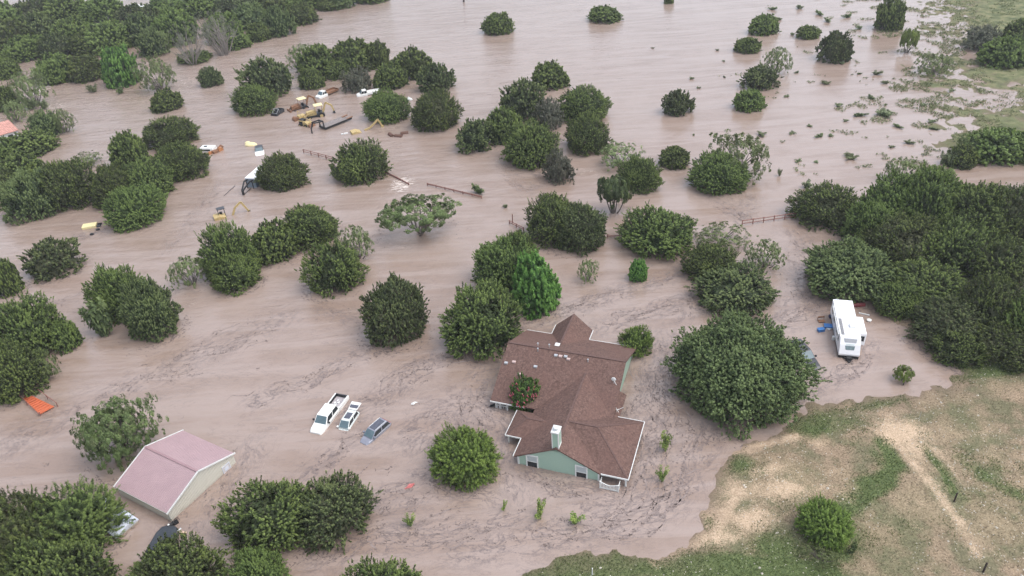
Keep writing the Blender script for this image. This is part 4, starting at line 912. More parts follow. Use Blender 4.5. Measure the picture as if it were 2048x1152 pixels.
# ---------------------------------------------------------------- barn
BO = G(343, 1043); BR = G(472.5, 925); BA = math.degrees(math.atan2(BR[1]-BO[1], BR[0]-BO[0]))
barn = thing('barn', 'cream metal barn with a rose coloured roof standing in the flood', 'barn', BO, BA)
BW, BL = 8.75, 7.75                              # gable end along x, eaves along y (towards the upper left)
def wallmat():
    m, n, l, p = nt('ribbed_cream_siding'); co = n.new('ShaderNodeTexCoord'); s = n.new('ShaderNodeSeparateXYZ'); l.new(co.outputs['Object'], s.inputs[0])
    w = math_(n, l, 'SINE', math_(n, l, 'MULTIPLY', math_(n, l, 'ADD', s.outputs[0], s.outputs[1]), 2*pi/.30)); w = math_(n, l, 'POWER', math_(n, l, 'ABSOLUTE', w), 6)
    c = mixc(n, l, math_(n, l, 'MULTIPLY', w, .35), (.70, .68, .585), (.52, .50, .43))
    st = noise(n, l, co.outputs['Object'], 1.2, 5, .6); g = math_(n, l, 'SUBTRACT', math_(n, l, 'ADD', st.outputs[0], -.1), math_(n, l, 'MULTIPLY', s.outputs[2], 1.1), True)
    c = mixc(n, l, g, c, (.36, .29, .22)); l.new(c, p.inputs['Base Color']); p.inputs['Roughness'].default_value = .5
    bp = n.new('ShaderNodeBump'); bp.inputs['Distance'].default_value = .04; l.new(w, bp.inputs['Height']); l.new(bp.outputs[0], p.inputs['Normal']); return m
b = MB(); gable_y(b, 0, BW, 0, BL, -1.5, 1.36, 2.84); b.o('wall', wallmat(), barn)
b = MB(); roof_solid(b, -.12, BW+.12, -.12, BL+.12, 1.40, 2.98, 'y', th=.10)
sl_ = (2.98-1.40)/(BW/2+.12)
for i in range(33):
    y = -.02+i*(BL+.04)/32
    for s in (-1, 1): b.bar((BW/2, y, 2.99), (BW/2+s*(BW/2+.1), y, 1.42), .05, .05)
b.o('roof', 'rose', barn)
b = MB(); b.bar((BW/2, -.12, 3.02), (BW/2, BL+.12, 3.02), .24, .04); b.o('ridge_cap', mat('rose_ridge', (.31, .20, .21), .5, .1, 1), barn)
b = MB()
for y in (-.16, BL+.16):
    b = MB()
    for s in (-1, 1): b.bar((BW/2, y, 2.98), (BW/2+s*(BW/2+.2), y, 1.36), .09, .17)
    b.o('rake_trim', 'white', barn)
b = MB(); b.bar((-.14, -.1, 1.33), (-.14, BL+.1, 1.33), .05, .1); b.box(-.03, .07, -.03, .07, -1, 1.3); b.o('gutter', mat('grey_green_trim', (.40, .41, .36), .5, .1, 2), barn)
d = MB(); d.box(7.05, 7.95, -.03, .02, -1.2, .82); d = d.o('door', mat('pale_door', (.60, .58, .58), .5, .1, 2), barn)
b = MB(); b.box(6.98, 7.05, -.05, .02, -1.2, .88); b.box(7.95, 8.02, -.05, .02, -1.2, .88); b.box(7.05, 7.95, -.05, .02, .82, .88); b.box(7.25, 7.75, -.045, -.03, .15, .6); b.o('door_frame', 'palemetal', d)

# ---------------------------------------------------------------- vehicles.  local +x forward, lofted bodies, lower half under water
def loft(name, st, m, parent, smooth=False, bevel=.04):
    """st: list of (x, half width at bottom, z bottom, half width at shoulder, z shoulder, half width at top, z top)"""
    v = []; f = []; n = 6
    for (x, wb, zb, ws, zs, wt, zt) in st: v += [(x, -wb, zb), (x, -ws, zs), (x, -wt, zt), (x, wt, zt), (x, ws, zs), (x, wb, zb)]
    for i in range(len(st)-1):
        for j in range(n):
            a = i*n+j; c = i*n+(j+1) % n; f.append((a, c, c+n, a+n))
    f.append(tuple(range(n))[::-1]); f.append(tuple((len(st)-1)*n+j for j in range(n)))
    return mesh_obj(name, v, f, m, parent, smooth, bevel)
def quad(name, pts, m, parent, th=.02, off=.012):
    P = [Vector(p) for p in pts]; nrm = (P[1]-P[0]).cross(P[3]-P[0]).normalized()
    v = [p+nrm*off for p in P]+[p-nrm*th for p in P]
    return mesh_obj(name, v, [(0, 1, 2, 3), (7, 6, 5, 4)]+[(i+4, (i+1) % 4+4, (i+1) % 4, i) for i in range(4)], m, parent)
def cabin(t, xs_, zb, zr, wb, wr, paint, roofname='roof', rear=True, sideglass='glass'):
    """greenhouse: xs_ = rear base, rear roof, front roof, front base"""
    x0, x1, x2, x3 = xs_
    v = [(x0, -wb, zb), (x1, -wr, zr), (x2, -wr, zr), (x3, -wb, zb), (x0, wb, zb), (x1, wr, zr), (x2, wr, zr), (x3, wb, zb)]
    mesh_obj('cab', v, [(0, 3, 2, 1), (4, 5, 6, 7), (1, 2, 6, 5), (3, 7, 6, 2), (0, 1, 5, 4), (0, 4, 7, 3)][::1], paint, t, bevel=.05)
    L = lambda a, c, k: tuple(a[i]+(c[i]-a[i])*k for i in range(3))
    a, c, d, e = v[3], v[7], v[6], v[2]
    quad('windshield', [L(L(a, c, .06), L(e, d, .06), .06), L(L(a, c, .94), L(e, d, .94), .06), L(L(a, c, .94), L(e, d, .94), .92), L(L(a, c, .06), L(e, d, .06), .92)], 'tint_glass', t)
    if rear:
        a, c, d, e = v[4], v[0], v[1], v[5]
        quad('rear_window', [L(L(a, c, .1), L(e, d, .1), .1), L(L(a, c, .9), L(e, d, .9), .1), L(L(a, c, .9), L(e, d, .9), .88), L(L(a, c, .1), L(e, d, .1), .88)], sideglass, t)
    for s in (0, 4):
        bl, br, tr, tl = v[s], v[s+3], v[s+2], v[s+1]
        for k0, k1 in ((.04, .46), (.52, .95)):
            p = [L(L(bl, br, k0), L(tl, tr, k0), .14), L(L(bl, br, k1), L(tl, tr, k1), .14), L(L(bl, br, k1), L(tl, tr, k1), .88), L(L(bl, br, k0), L(tl, tr, k0), .88)]
            if s: p = p[::-1]
            quad('side_window', p, sideglass, t)
def mirrors(t, x, z, w, m='black'):
    for s in (-1, 1): MB().box(x-.06, x+.10, s*w if s > 0 else s*w-.2, s*w+.2 if s > 0 else s*w, z-.02, z+.18).o('mirror', m, t)
# white pickup
def rear_front(r, fr, z):
    a = G(*r, z); c = G(*fr, z); return a, math.degrees(math.atan2(c[1]-a[1], c[0]-a[0]))
a, ang = rear_front((684, 789.7), (630.2, 861.7), .4)
t = thing('pickup_truck', 'white crew cab pickup with an open bed, left one of the three sunken cars', 'pickup truck', (a[0], a[1], 0), ang)
w = .86
loft('body', [(2.15, w, -.6, w, .28, w-.07, .44), (2.6, w, -.6, w, .30, w-.06, .46), (4.6, w, -.6, w, .30, w-.05, .46), (5.0, w, -.6, w-.01, .28, w-.06, .45), (5.8, w-.02, -.6, w-.03, .22, w-.12, .38), (6.15, w-.07, -.6, w-.09, .14, w-.22, .30), (6.3, w-.16, -.6, w-.2, .02, w-.3, .18)], 'carwhite', t, bevel=.05)
cabin(t, (2.2, 2.42, 4.35, 5.1), .42, 1.12, w-.04, w-.17, 'carwhite')
b = MB()
for s in (-1, 1): b.box(0, 2.2, s*w-.05 if s < 0 else s*w-.11, s*w+.11 if s < 0 else s*w+.05, -.6, .50)
bed = b.o('bed_side', 'carwhite', t)
MB().box(-.05, .06, -w, w, -.6, .47).o('tailgate', 'darkgrey', t)
b = MB(); b.box(.06, 2.15, -w+.12, -w+.16, .1, .505); b.box(.06, .12, -w+.16, w-.12, .1, .485); b.o('bed_rail_cap', 'black', t)
MB().box(.06, 2.15, -w+.1, w-.1, -.1, .12).o('bed_floor', 'bedsteel', t)
b = MB(); rng = np.random.default_rng(3)
for i in range(12):
    x, y = rng.uniform(.5, 2.0), rng.uniform(-.5, .5); b.box(x, x+rng.uniform(.08, .3), y, y+rng.uniform(.06, .2), .12, .12+rng.uniform(.05, .16))
b.o('bed_clutter', 'white', t)
mirrors(t, 4.75, .52, w+.02)
b = MB()
for x0, x1 in ((2.55, 3.5), (3.6, 4.7)):
    for s in (-1, 1): b.box(x0, x1, s*w-.006, s*w+.006, .12, .16)
b.o('door_seam', 'darkgrey', t)
# white suv with raised hatch
a = G(699.5, 832, .5); t = thing('suv', 'small white car with dark sunroof and raised tailgate, between the pickup and the grey car', 'car', (a[0], a[1], 0), -109)
w = .66
loft('body', [(-1.1, w-.05, -.6, w, .10, w-.05, .30), (-.4, w, -.6, w+.03, .12, w-.02, .33), (1.2, w, -.6, w+.03, .06, w-.02, .22), (1.7, w, -.7, w, -.10, w-.06, .06), (2.3, w-.05, -.9, w-.1, -.35, w-.15, -.2)], 'pearl', t)
cabin(t, (-1.0, -.72, 1.0, 1.75), .22, .78, w-.02, w-.12, 'pearl')
MB().box(-.25, .72, -.36, .36, .77, .80).o('sunroof', 'carroof', t)
hb = mesh_obj('tailgate', [(-.80, -w+.12, .80), (-.80, w-.12, .80), (-1.9, w-.05, .93), (-1.9, -w+.05, .93), (-.80, -w+.12, .74), (-.80, w-.12, .74), (-1.9, w-.05, .86), (-1.9, -w+.05, .86)], [(0, 1, 2, 3), (7, 6, 5, 4), (0, 4, 5, 1), (1, 5, 6, 2), (2, 6, 7, 3), (3, 7, 4, 0)], 'carwhite', t)
quad('tailgate_window', [(-1.48, -w+.14, .885), (-1.0, -w+.18, .83), (-1.0, w-.18, .83), (-1.48, w-.14, .885)], 'carroof', hb, .03, .02)
MB().box(1.55, 1.75, -w-.16, -w, .20, .32).box(1.55, 1.75, w, w+.16, .20, .32).o('mirror', 'carwhite', t)
b = MB()
for s in (-1, 1): b.tube([(-.7, s*.45, .83), (1.0, s*.46, .83)], .02, 5)
b.o('roof_rail', 'carwhite', t)
# grey suv
a, ang = rear_front((773, 839), (724.5, 881), .5)
t = thing('suv', 'silver grey car with a long dark glass roof, right one of the three sunken cars', 'car', (a[0], a[1], 0), ang)
w = .74
loft('body', [(-.05, w-.16, -.6, w-.1, .18, w-.15, .36), (.35, w, -.6, w, .26, w-.05, .44), (1.8, w, -.6, w+.02, .22, w-.03, .38), (2.9, w, -.6, w, .14, w-.06, .28), (3.5, w-.04, -.6, w-.05, .06, w-.16, .20), (3.9, w-.16, -.6, w-.2, -.08, w-.3, .06)], 'cargrey', t)
cabin(t, (.0, .42, 2.35, 3.1), .30, .92, w-.04, w-.16, 'cargrey')
MB().box(.62, 2.25, -.42, .42, .91, .938).o('glass_roof', 'carroof', t)
b = MB()
for s in (-1, 1): b.tube([(.5, s*.5, .97), (2.2, s*.5, .97)], .022, 5)
b.o('roof_rail', 'metal', t); mirrors(t, 2.75, .36, w, 'cargrey')
b = MB(); b.box(.3, 2.9, -w-.03, -w-.005, .30, .34); b.box(.3, 2.9, w+.005, w+.03, .30, .34); b.o('door_trim', 'metal', t)
MB().box(.05, .2, -w+.1, w-.1, .40, .46).o('tail_light', mat('red_lamp', (.35, .02, .02), .3), t)
# car half under the live oak
a = G(1609, 697, .6)
t = thing('suv', 'dark grey car half hidden under the right side of the big live oak', 'car', (a[0]-.5, a[1], 0), -78)
w = .88
loft('body', [(-1.8, w-.1, -.6, w-.05, .35, w-.12, .5), (.6, w, -.6, w, .36, w-.08, .52), (2.2, w, -.6, w, .3, w-.1, .46), (3.2, w-.05, -.6, w-.08, .15, w-.2, .30), (3.5, w-.2, -.6, w-.25, .0, w-.35, .12)], 'darkgrey', t)
cabin(t, (-1.6, -1.2, 1.1, 1.95), .46, 1.15, w-.05, w-.2, 'darkgrey'); mirrors(t, 1.7, .5, w)
# dark vehicle by the barn
a = G(325, 1075, .8); t = thing('van', 'black roofed vehicle sunk beside the near corner of the barn', 'van', (a[0], a[1], 0), 84)
loft('body', [(-3.2, 1.0, -.6, 1.0, .5, .9, .75), (-1, 1.08, -.6, 1.08, .55, .95, .85), (.6, 1.08, -.6, 1.06, .55, .92, .82), (1.35, .9, -.6, .88, .5, .72, .72), (1.6, .5, -.6, .5, .4, .4, .6)], mat('black_car_roof', (.040, .046, .055), .35, .1, 2), t, bevel=.08)
MB().box(-2.6, .2, -1.10, -1.085, .18, .5).box(-2.6, .2, 1.085, 1.10, .18, .5).o('side_window', 'glass', t)
b = MB(); b.bar((.9, -1.0, .5), (1.3, -1.25, .6), .12, .1); b.o('mirror', 'white', t)
a = G(347, 1043); t = thing('quad_bike', 'black quad bike with only its rack showing at the barn corner', 'quad bike', (a[0]+.1, a[1]-.45, 0), 45)
b = MB(); b.box(-.55, .55, -.22, .22, -.2, .25); b.ball((-.15, 0, .28), .4, .2, .14); b.o('body', 'black', t); b = MB()
for y in (-.2, 0, .2): b.bar((.3, y, .36), (.75, y, .36), .04)
b.bar((.3, -.22, .36), (.3, .22, .36), .04); b.bar((.1, -.35, .5), (.1, .35, .5), .05); b.bar((.1, 0, .2), (.1, 0, .5), .06); b.o('rack', 'black', t); MB().ball((-.35, .0, .40), .12, .12, .06, 8).o('lamp', 'white', t)
a = G(360, 1062); tag(MB().bar((a[0]-1, a[1]+.1, .05), (a[0]+.75, a[1]-.35, .08), .22, .1).o('plank', mat('pale_wood', (.62, .45, .34), .8, .2, 3)), 'pale plank floating beside the black roofed vehicle', 'plank')
# low metal shed roof at the lower left
a = G(277.2, 1038.3, .4); t = thing('metal_shed', 'pale blue grey metal shed with only its roof above water, left of the barn', 'shed', (a[0], a[1], 0), 145)
b = MB(); b.add([(0, 0, .4), (6, 0, .4), (6, 1.2, .75), (0, 1.2, .75), (6, 2.6, .35), (0, 2.6, .35), (0, 0, .28), (6, 0, .28), (6, 2.6, .2), (0, 2.6, .2)], [(0, 1, 2, 3), (3, 2, 4, 5), (6, 7, 1, 0), (9, 5, 4, 8), (0, 3, 5, 9, 6), (1, 7, 8, 4, 2)])
for i in range(20): b.bar((i*.31+.05, 0, .42), (i*.31+.05, 1.2, .77), .04, .04); b.bar((i*.31+.05, 1.2, .77), (i*.31+.05, 2.6, .37), .04, .04)
b.o('roof', 'palemetal', t); MB().box(.1, 5.9, .1, 2.5, -1, .3).o('wall', 'cream', t)
# ---------------------------------------------------------------- travel trailer
A = G(1666.2, 598.2, 2.4); Bq = G(1704.6, 600.8, 2.4); C_ = G(1680.5, 673.1, 2.4); D_ = G(1722.9, 676.4, 2.4)
rm = (A+Bq)/2; fm = (C_+D_)/2; ang = math.degrees(math.atan2(fm[1]-rm[1], fm[0]-rm[0])); LT = float(np.hypot(*(fm-rm)[:2]))
t = thing('travel_trailer', 'white travel trailer with a slide out side, in floodwater at the wood edge', 'travel trailer', (rm[0], rm[1], 0), ang)
w = 1.17
b = MB(); b.prism([(0, .35), (LT+1.0, .35), (LT+1.05, .6), (LT+.55, 1.7), (LT, 2.4), (0, 2.4)], -w, w); bo = b.o('body', 'trailerwhite', t, bevel=.06)
MB().box(.1, LT+1.0, -w+.05, w-.05, -.5, .35).o('chassis', 'black', t)
so_ = MB().box(3.3, LT-1.1, w-.05, w+.8, .55, 2.27).o('slide_out', 'trailerwhite', t, bevel=.05)
MB().box(LT-1.12, LT-1.08, w+.14, w+.62, 1.15, 1.9).o('window', 'glass', so_)
MB().box(3.9, 5.6, w+.78, w+.815, 1.3, 1.9).o('window', 'glass', so_)
def cap(u0, u1, y0, y1, nm, m, off=.02):       # on the sloping nose: u 0 at roof edge .. 1
    P = [(LT, 2.4), (LT+.55, 1.7), (LT+1.05, .6)]
    def at(u):
        u *= 2; i = min(int(u), 1); k = u-i; return P[i][0]+(P[i+1][0]-P[i][0])*k, P[i][1]+(P[i+1][1]-P[i][1])*k
    (xa, za), (xb, zb) = at(u0), at(u1); d = Vector((xb-xa, 0, zb-za)).normalized(); n_ = Vector((-d.z, 0, d.x)); n_ = n_ if n_.x > 0 else -n_
    quad(nm, [(xa+n_.x*off, y1, za+n_.z*off), (xa+n_.x*off, y0, za+n_.z*off), (xb+n_.x*off, y0*.85 if y0*y1 < 0 else y0, zb+n_.z*off), (xb+n_.x*off, y1*.85 if y0*y1 < 0 else y1, zb+n_.z*off)][::-1], m, bo, .01, .01)
cap(.10, .36, -.75, .75, 'nose_panel', mat('grey_panel', (.33, .34, .36), .4, .1, 3)); cap(.56, .76, -.55, .55, 'nose_window', mat('nose_glass', (.16, .22, .23), .15, .3, 4)); cap(.44, .54, -.5, .5, 'nose_decal', mat('pale_decal', (.60, .66, .66), .4, .1, 3))
for nm, bx, m in [('roof_vent', (.9, 1.5, -.45, .1, 2.4, 2.5), 'trailerwhite'), ('roof_vent', (4.4, 4.75, -.2, .35, 2.4, 2.5), 'trailerwhite'), ('air_conditioner', (5.3, 6.0, .1, .75, 2.4, 2.68), 'trailerwhite'),
                  ('awning_strip', (4.2, 7.5, -.98, -.62, 2.4, 2.45), mat('grey_strip', (.22, .22, .23), .6, .3, 4)), ('roof_ladder', (.05, .1, -.9, -.5, .6, 2.5), 'metal')]:
    MB().box(*bx).o(nm, m, t, bevel=.03)
b = MB(); b.tube([(1.2, -w-.10, 2.25), (LT-.6, -w-.10, 2.25)], .07, 7); b.o('awning', 'white', t)
for x0, x1, z0, z1 in ((1.0, 1.9, 1.3, 1.9), (2.6, 3.6, 1.2, 1.9), (5.4, 6.4, 1.3, 1.9), (6.9, 7.4, 1.3, 1.8)): MB().box(x0, x1, -w-.03, -w+.0, z0, z1).o('window', 'tint_glass', t)
MB().box(4.2, 4.9, -w-.035, -w, .4, 2.1).o('door', mat('door_grey', (.55, .57, .6), .4, .05, 2), t)
b = MB(); b.bar((LT+.9, -.6, .2), (LT+1.9, 0, .12), .12, .12); b.bar((LT+.9, .6, .2), (LT+1.9, 0, .12), .12, .12); b.box(LT+1.15, LT+1.55, -.28, .28, .15, .42); b.o('hitch', 'black', t)
def small(name, label, cat, px, py, m, fn, z=0, rot=0, group=None):
    a = G(px, py, 0); b = MB(); fn(b); o = b.o(name, m); o.location = (a[0], a[1], z); o.rotation_euler = (0, 0, R_(rot)); return tag(o, label, cat, group)
small('cooler', 'blue cooler box floating left of the trailer', 'cooler', 1641.5, 662, 'blue', lambda b: b.box(-.4, .4, -.25, .25, -.2, .3).box(-.42, .42, -.27, .27, .3, .38), rot=8)
small('storage_bin', 'bright blue bin against the side of the trailer', 'bin', 1656, 654, 'blue', lambda b: b.box(-.45, .45, -.35, .35, -.2, .2).box(-.5, .5, -.4, .4, .2, .26), rot=-15)
small('box', 'white box lid on the water beside the bright blue bin', 'box', 1659, 657.5, 'white', lambda b: b.box(-.35, .35, -.22, .22, 0, .12), rot=25)
small('folding_chair', 'dark red framed folding chair left of the trailer', 'chair', 1641.5, 641, 'rust', lambda b: (b.bar((-.4, 0, -.2), (-.4, .1, .5), .06), b.bar((.4, 0, -.2), (.4, .1, .5), .06), b.bar((-.4, .1, .5), (.4, .1, .5), .08, .2), b.box(-.4, .4, -.5, 0, .05, .12)))
small('gas_bottle', 'white gas bottle by the trailer door side', 'gas bottle', 1666.5, 679, 'white', lambda b: b.tube([(0, 0, -.2), (0, 0, .45)], .2, 10).ball((0, 0, .45), .2, .2, .1))
small('fuel_can', 'small dark blue can at the left side of the trailer, behind the bins', 'can', 1661, 635, mat('navy', (.02, .03, .09), .5), lambda b: b.box(-.2, .2, -.2, .2, -.1, .35).tube([(0, 0, .35), (.1, 0, .48)], .05))
small('bucket', 'white bucket drifting right of the trailer', 'bucket', 1738, 642, 'white', lambda b: b.tube([(0, 0, -.1), (0, 0, .2)], [.22, .3], 12))
small('pipe', 'short white pipe in the water at the right of the trailer', 'pipe', 1727, 629, 'white', lambda b: b.bar((-.5, .3, .08), (.6, -.35, .1), .12))
small('red_tank', 'dark red tank under the trees behind the trailer', 'tank', 1716, 612, mat('dark_red', (.16, .02, .025), .5), lambda b: b.tube([(-.8, 0, .15), (.8, 0, .15)], .28, 10).ball((-.8, 0, .15), .12, .28, .28).ball((.8, 0, .15), .12, .28, .28))
small('debris_bag', 'white torn sheet floating between the grey car and the house', 'sheet', 828, 808, 'white', lambda b: b.add([(-.35, -.1, .04), (0, -.25, .1), (.15, .05, .08), (.5, .2, .05), (.1, .3, .1), (-.3, .15, .05)], [(0, 1, 2), (2, 3, 4), (0, 2, 4, 5)]).ball((-.05, 0, .08), .22, .16, .1, 8))
small('plastic_scrap', 'pink red scrap floating left of the willow like tree', 'scrap', 820, 973, mat('pinkred', (.50, .16, .15), .6, .4, 4), lambda b: b.add([(-.5, -.3, .03), (.2, -.2, .08), (.5, .3, .05), (-.1, .35, .06)], [(0, 1, 2, 3)]).bar((-.5, -.3, .05), (.4, .3, .08), .1))
small('lawn_chair', 'dark metal chair drowned at the left front corner of the house', 'chair', 984, 813, 'black', lambda b: (b.bar((-.35, 0, 0), (.4, .15, .35), .06), b.bar((.35, .3, 0), (-.2, -.1, .3), .06), b.box(-.2, .25, -.15, .2, .08, .13)))
# ---------------------------------------------------------------- orange ramp at the left
P0, P1, P2, P3 = G(46, 789), G(93, 826), G(108, 812), G(62, 776)
a = (P0+P2)/2; ux = (P1-P0)/np.linalg.norm(P1-P0); ang = math.degrees(math.atan2(ux[1], ux[0]))
t = thing('loading_ramp', 'bright orange loading ramp with pipe rails, awash at the left edge', 'ramp', (a[0], a[1], 0), ang)
b = MB(); b.add([(-3.2, -.85, -.05), (3.0, -1.2, .2), (3.2, .45, .25), (-1.2, -.05, .1), (-3.2, -.85, -.15), (3.0, -1.2, .1), (3.2, .45, .15), (-1.2, -.05, 0)], [(0, 1, 2, 3), (7, 6, 5, 4), (0, 4, 5, 1), (1, 5, 6, 2), (2, 6, 7, 3), (3, 7, 4, 0)])
for i in range(9): b.bar((-1.4+i*.52, -1.0-.02*i, .12+i*.012), (-1.2+i*.52, -.1+.06*i, .17+i*.012), .08, .06)
b.o('deck', 'orange', t)
b = MB(); b.tube([(-3.4, .75, .5), (3.3, .85, .55)], .05, 6); b.tube([(-3.4, -.95, .25), (3.2, -1.3, .35)], .05, 6)
for x in (-1.7, .8, 3.3): b.tube([(x, .8, -.3), (x, .8, .6)], .06, 6)
for x in (-.2, 3.1): b.tube([(x, -1.2, -.3), (x, -1.2, .5)], .07, 6)
b.o('rail', 'redpipe', t)
# ---------------------------------------------------------------- red pipe fences
def fence(p, q, label, n, rails=(.35, .75), z=0, group='stretches of red pipe fence'):
    a = G(*p); c = G(*q); L = float(np.hypot(*(c-a)[:2])); t = thing('pipe_fence', label, 'fence', (a[0], a[1], 0), math.degrees(math.atan2(c[1]-a[1], c[0]-a[0])), group)
    for r in rails: MB().tube([(0, 0, r), (L/2, .05, r-.03), (L, 0, r)], .065, 6).o('rail', 'redpipe', t)
    for i in range(n): MB().tube([(L*i/(n-1), 0, -.5), (L*i/(n-1), 0, rails[-1]+.12)], .085, 6).o('post', 'redpipe', t)
fence((608, 306), (668, 322), 'red pipe fence running into the round juniper with the foaming water', 5)
fence((772, 346), (818, 370), 'brown pipe fence end swept by foam right of the round juniper', 3, (.12, .3))
fence((855, 371), (963, 397), 'long low red pipe rail in the middle of the current', 7, (.25, .42))
fence((1019, 448), (1047, 462), 'short bent red fence end beside the leafy pair in the middle', 3, (.3, .6))
fence((1215, 475), (1262, 478), 'short red rail between the leafy pair and the large juniper', 3, (.2, .45))
fence((1484, 451), (1590, 436), 'red pipe fence reaching the left edge of the right wood', 6, (.35, .85))
MB2 = MB().tube([(0, 0, -.3), (.05, 0, 1.6)], .08, 6).o('post', 'redpipe'); a = G(1025, 446); MB2.location = (a[0], a[1], 0); tag(MB2, 'leaning red pipe post beside the short bent fence end', 'post')
def post(px, py, h, r, m, label, lean=(0, 0), grp=None):
    a = G(px, py); z = max(0, float(height(np.array([a[0]]), np.array([a[1]]))[0])); a = G(px, py, z); z = float(height(np.array([a[0]]), np.array([a[1]]))[0])
    o = MB().tube([(0, 0, -.2), (lean[0], lean[1], h)], [r, r*.9], 7).ball((lean[0], lean[1], h), r*.9, r*.9, r*.5, 6).o('fence_post', m); o.location = (a[0], a[1], max(z, 0)); tag(o, label, 'post', grp)
post(1908, 1003, 1.15, .085, 'post', 'dark wooden post on the dry field, upper one of the two')
post(1966, 1144, 1.25, .09, 'post', 'dark wooden post at the bottom right corner, lower one of the two')
post(1807, 770, 1.4, .06, 'post', 'dark post standing with the drooping sapling', (-.1, 0))
post(1935, 1062, 1.1, .022, 'metal', 'thin wire stake on the field between the two dark posts')
post(1838, 838, 1.0, .022, 'metal', 'thin wire stake below the drooping sapling')
post(1184.5, 1150, .95, .06, 'white', 'short white standpipe on the grass at the bottom edge')
# ---------------------------------------------------------------- machinery yard
def wheel(par, x, y, z, r, wd=.35, rim='yellow'):
    w_ = MB().disc((x, y, z), r, 'y', wd, 16).o('wheel', 'black', par); MB().disc((x, y, z), r*.5, 'y', wd+.06, 12).o('rim', rim, w_)
def arm(par, pts, wd, m='yellow', nm='arm'):
    b = MB()
    for p, q in zip(pts[:-1], pts[1:]): b.bar(p, q, wd, wd*1.4)
    return b.o(nm, m, par)
def backhoe(px, py, rot, label, canopy='paleyellow', body='yellow', sink=0.0, flip=False):
    a = G(px, py); t = thing('backhoe_loader', label, 'backhoe', (a[0], a[1], -sink), rot, 'yellow machines in the yard')
    b = MB(); b.prism([(.3, .4), (2.3, .4), (2.45, .9), (2.35, 1.35), (.4, 1.55)], -.48, .48); b.o('hood', body, t, bevel=.06)
    MB().box(-1.5, 2.3, -.55, .55, -.4, .45).o('chassis', 'black', t)
    MB().box(-1.2, .3, -.7, .7, .3, .85).o('platform', 'darkgrey', t); MB().box(-.7, -.2, -.28, .28, .8, 1.5).o('seat', 'black', t, bevel=.06)
    b = MB()
    for x in (-1.15, .3):
        for y in (-.68, .68): b.bar((x, y, .6), (x, y*.95, 2.45), .09)
    b.o('canopy_post', body, t); b = MB(); b.box(-1.35, .55, -.88, .88, 2.45, 2.58); b.o('canopy', canopy, t, bevel=.05)
    for y in (-.85, .85): wheel(t, -.7, y, .25, .72, .42, body); wheel(t, 1.9, y, .0, .45, .3, body)
    for y in (-.62, .62): arm(t, [(.6, y, 1.2), (2.2, y, .9), (2.95, y, .35)], .14, body, 'loader_arm')
    b = MB(); b.prism([(2.85, 0), (3.5, -.05), (3.7, .1), (3.15, .25), (3.05, .75), (2.9, .75)], -1.05, 1.05); b.o('bucket', body, t)
    arm(t, [(-1.3, 0, .7), (-2.1, 0, 2.7), (-3.3, 0, 1.9), (-3.7, 0, .5)], .26, body, 'boom'); b = MB(); b.prism([(-3.9, -.2), (-3.4, -.1), (-3.45, .5), (-3.85, .6)], -.3, .3); b.o('backhoe_bucket', 'darkgrey', t)
    return t
backhoe(636, 232, 200, 'yellow backhoe with a pale canopy and raised boom, beside the long flatbed trailer')
t = backhoe(603, 216, 215, 'rusty backhoe with a bright yellow canopy, farthest back in the yard', 'paleyellow', 'rust', .35)
def excavator(px, py, rot, label, sink, canopy='darkgrey', boom=None, cab=True, scale=1.0, body='yellow'):
    a = G(px, py); t = thing('excavator', label, 'excavator', (a[0], a[1], -sink), rot, 'yellow machines in the yard'); t.scale = (scale,)*3
    b = MB(); b.prism([(-1.5, .8), (.6, .8), (.6, 1.2), (-.4, 1.6), (-1.5, 1.5)], -.9, .9); b.o('engine_cover', body, t, bevel=.08)
    for y in (-.9, .9): MB().box(-1.6, 1.6, y-.22, y+.22, -.2, .5).o('track', 'black', t, bevel=.15)
    if cab:
        b = MB()
        for x in (-.5, .6):
            for y in (-.05, .85): b.bar((x, y, .9), (x, y, 2.5), .09)
        b.o('cab_frame', 'black', t); MB().box(-.65, .75, -.15, .95, 2.5, 2.62).o('canopy', canopy, t, bevel=.04); MB().box(-.3, .15, .2, .65, 1.1, 1.8).o('seat', 'black', t)
    arm(t, boom or [(.6, -.2, 1.2), (1.9, -.2, 2.9), (3.2, -.2, 2.9), (3.9, -.2, 1.0)], .24, body, 'boom'); e = (boom or [(0, 0, 0), (3.9, -.2, 1.0)])[-1]
    b = MB(); b.prism([(e[0]-.3, e[2]-.6), (e[0]+.3, e[2]-.5), (e[0]+.25, e[2]+.1), (e[0]-.2, e[2]+.1)], e[1]-.3, e[1]+.3); b.o('bucket', body, t)
    return t
excavator(445, 434, 24, 'small yellow excavator alone in the water with its arm folded over', .95, scale=.95, boom=[(1.6, -.2, .6), (2.5, -.2, 2.3), (3.7, -.2, 3.1), (4.7, -.2, .9)])
excavator(716, 264, 22, 'yellow excavator sunk to its engine cover beside the smooth round juniper', 1.1, cab=False, boom=[(1.4, 0, 1.2), (2.6, 0, 1.4), (4.6, 0, 2.9), (5.3, 0, 1.3)])
a = G(611, 250); t = thing('skid_loader', 'small yellow and black skid loader in front of the backhoes', 'loader', (a[0], a[1], -.5), -35, 'yellow machines in the yard')
MB().box(-.2, 1.3, -.6, .6, .5, 1.3).o('body', 'yellow', t, bevel=.1); MB().box(-1.3, -.1, -.55, .55, .5, 1.75).o('cab', 'black', t, bevel=.06); MB().box(-.9, -.4, -.57, .57, 1.0, 1.5).o('window', 'glass', t)
for y in (-.75, .75):
    wheel(t, -.8, y, .5, .45, .3); wheel(t, .8, y, .5, .45, .3); arm(t, [(-1.2, y*.9, 1.5), (.4, y*.9, 1.6), (1.8, y*.9, .9)], .12, 'yellow', 'lift_arm')
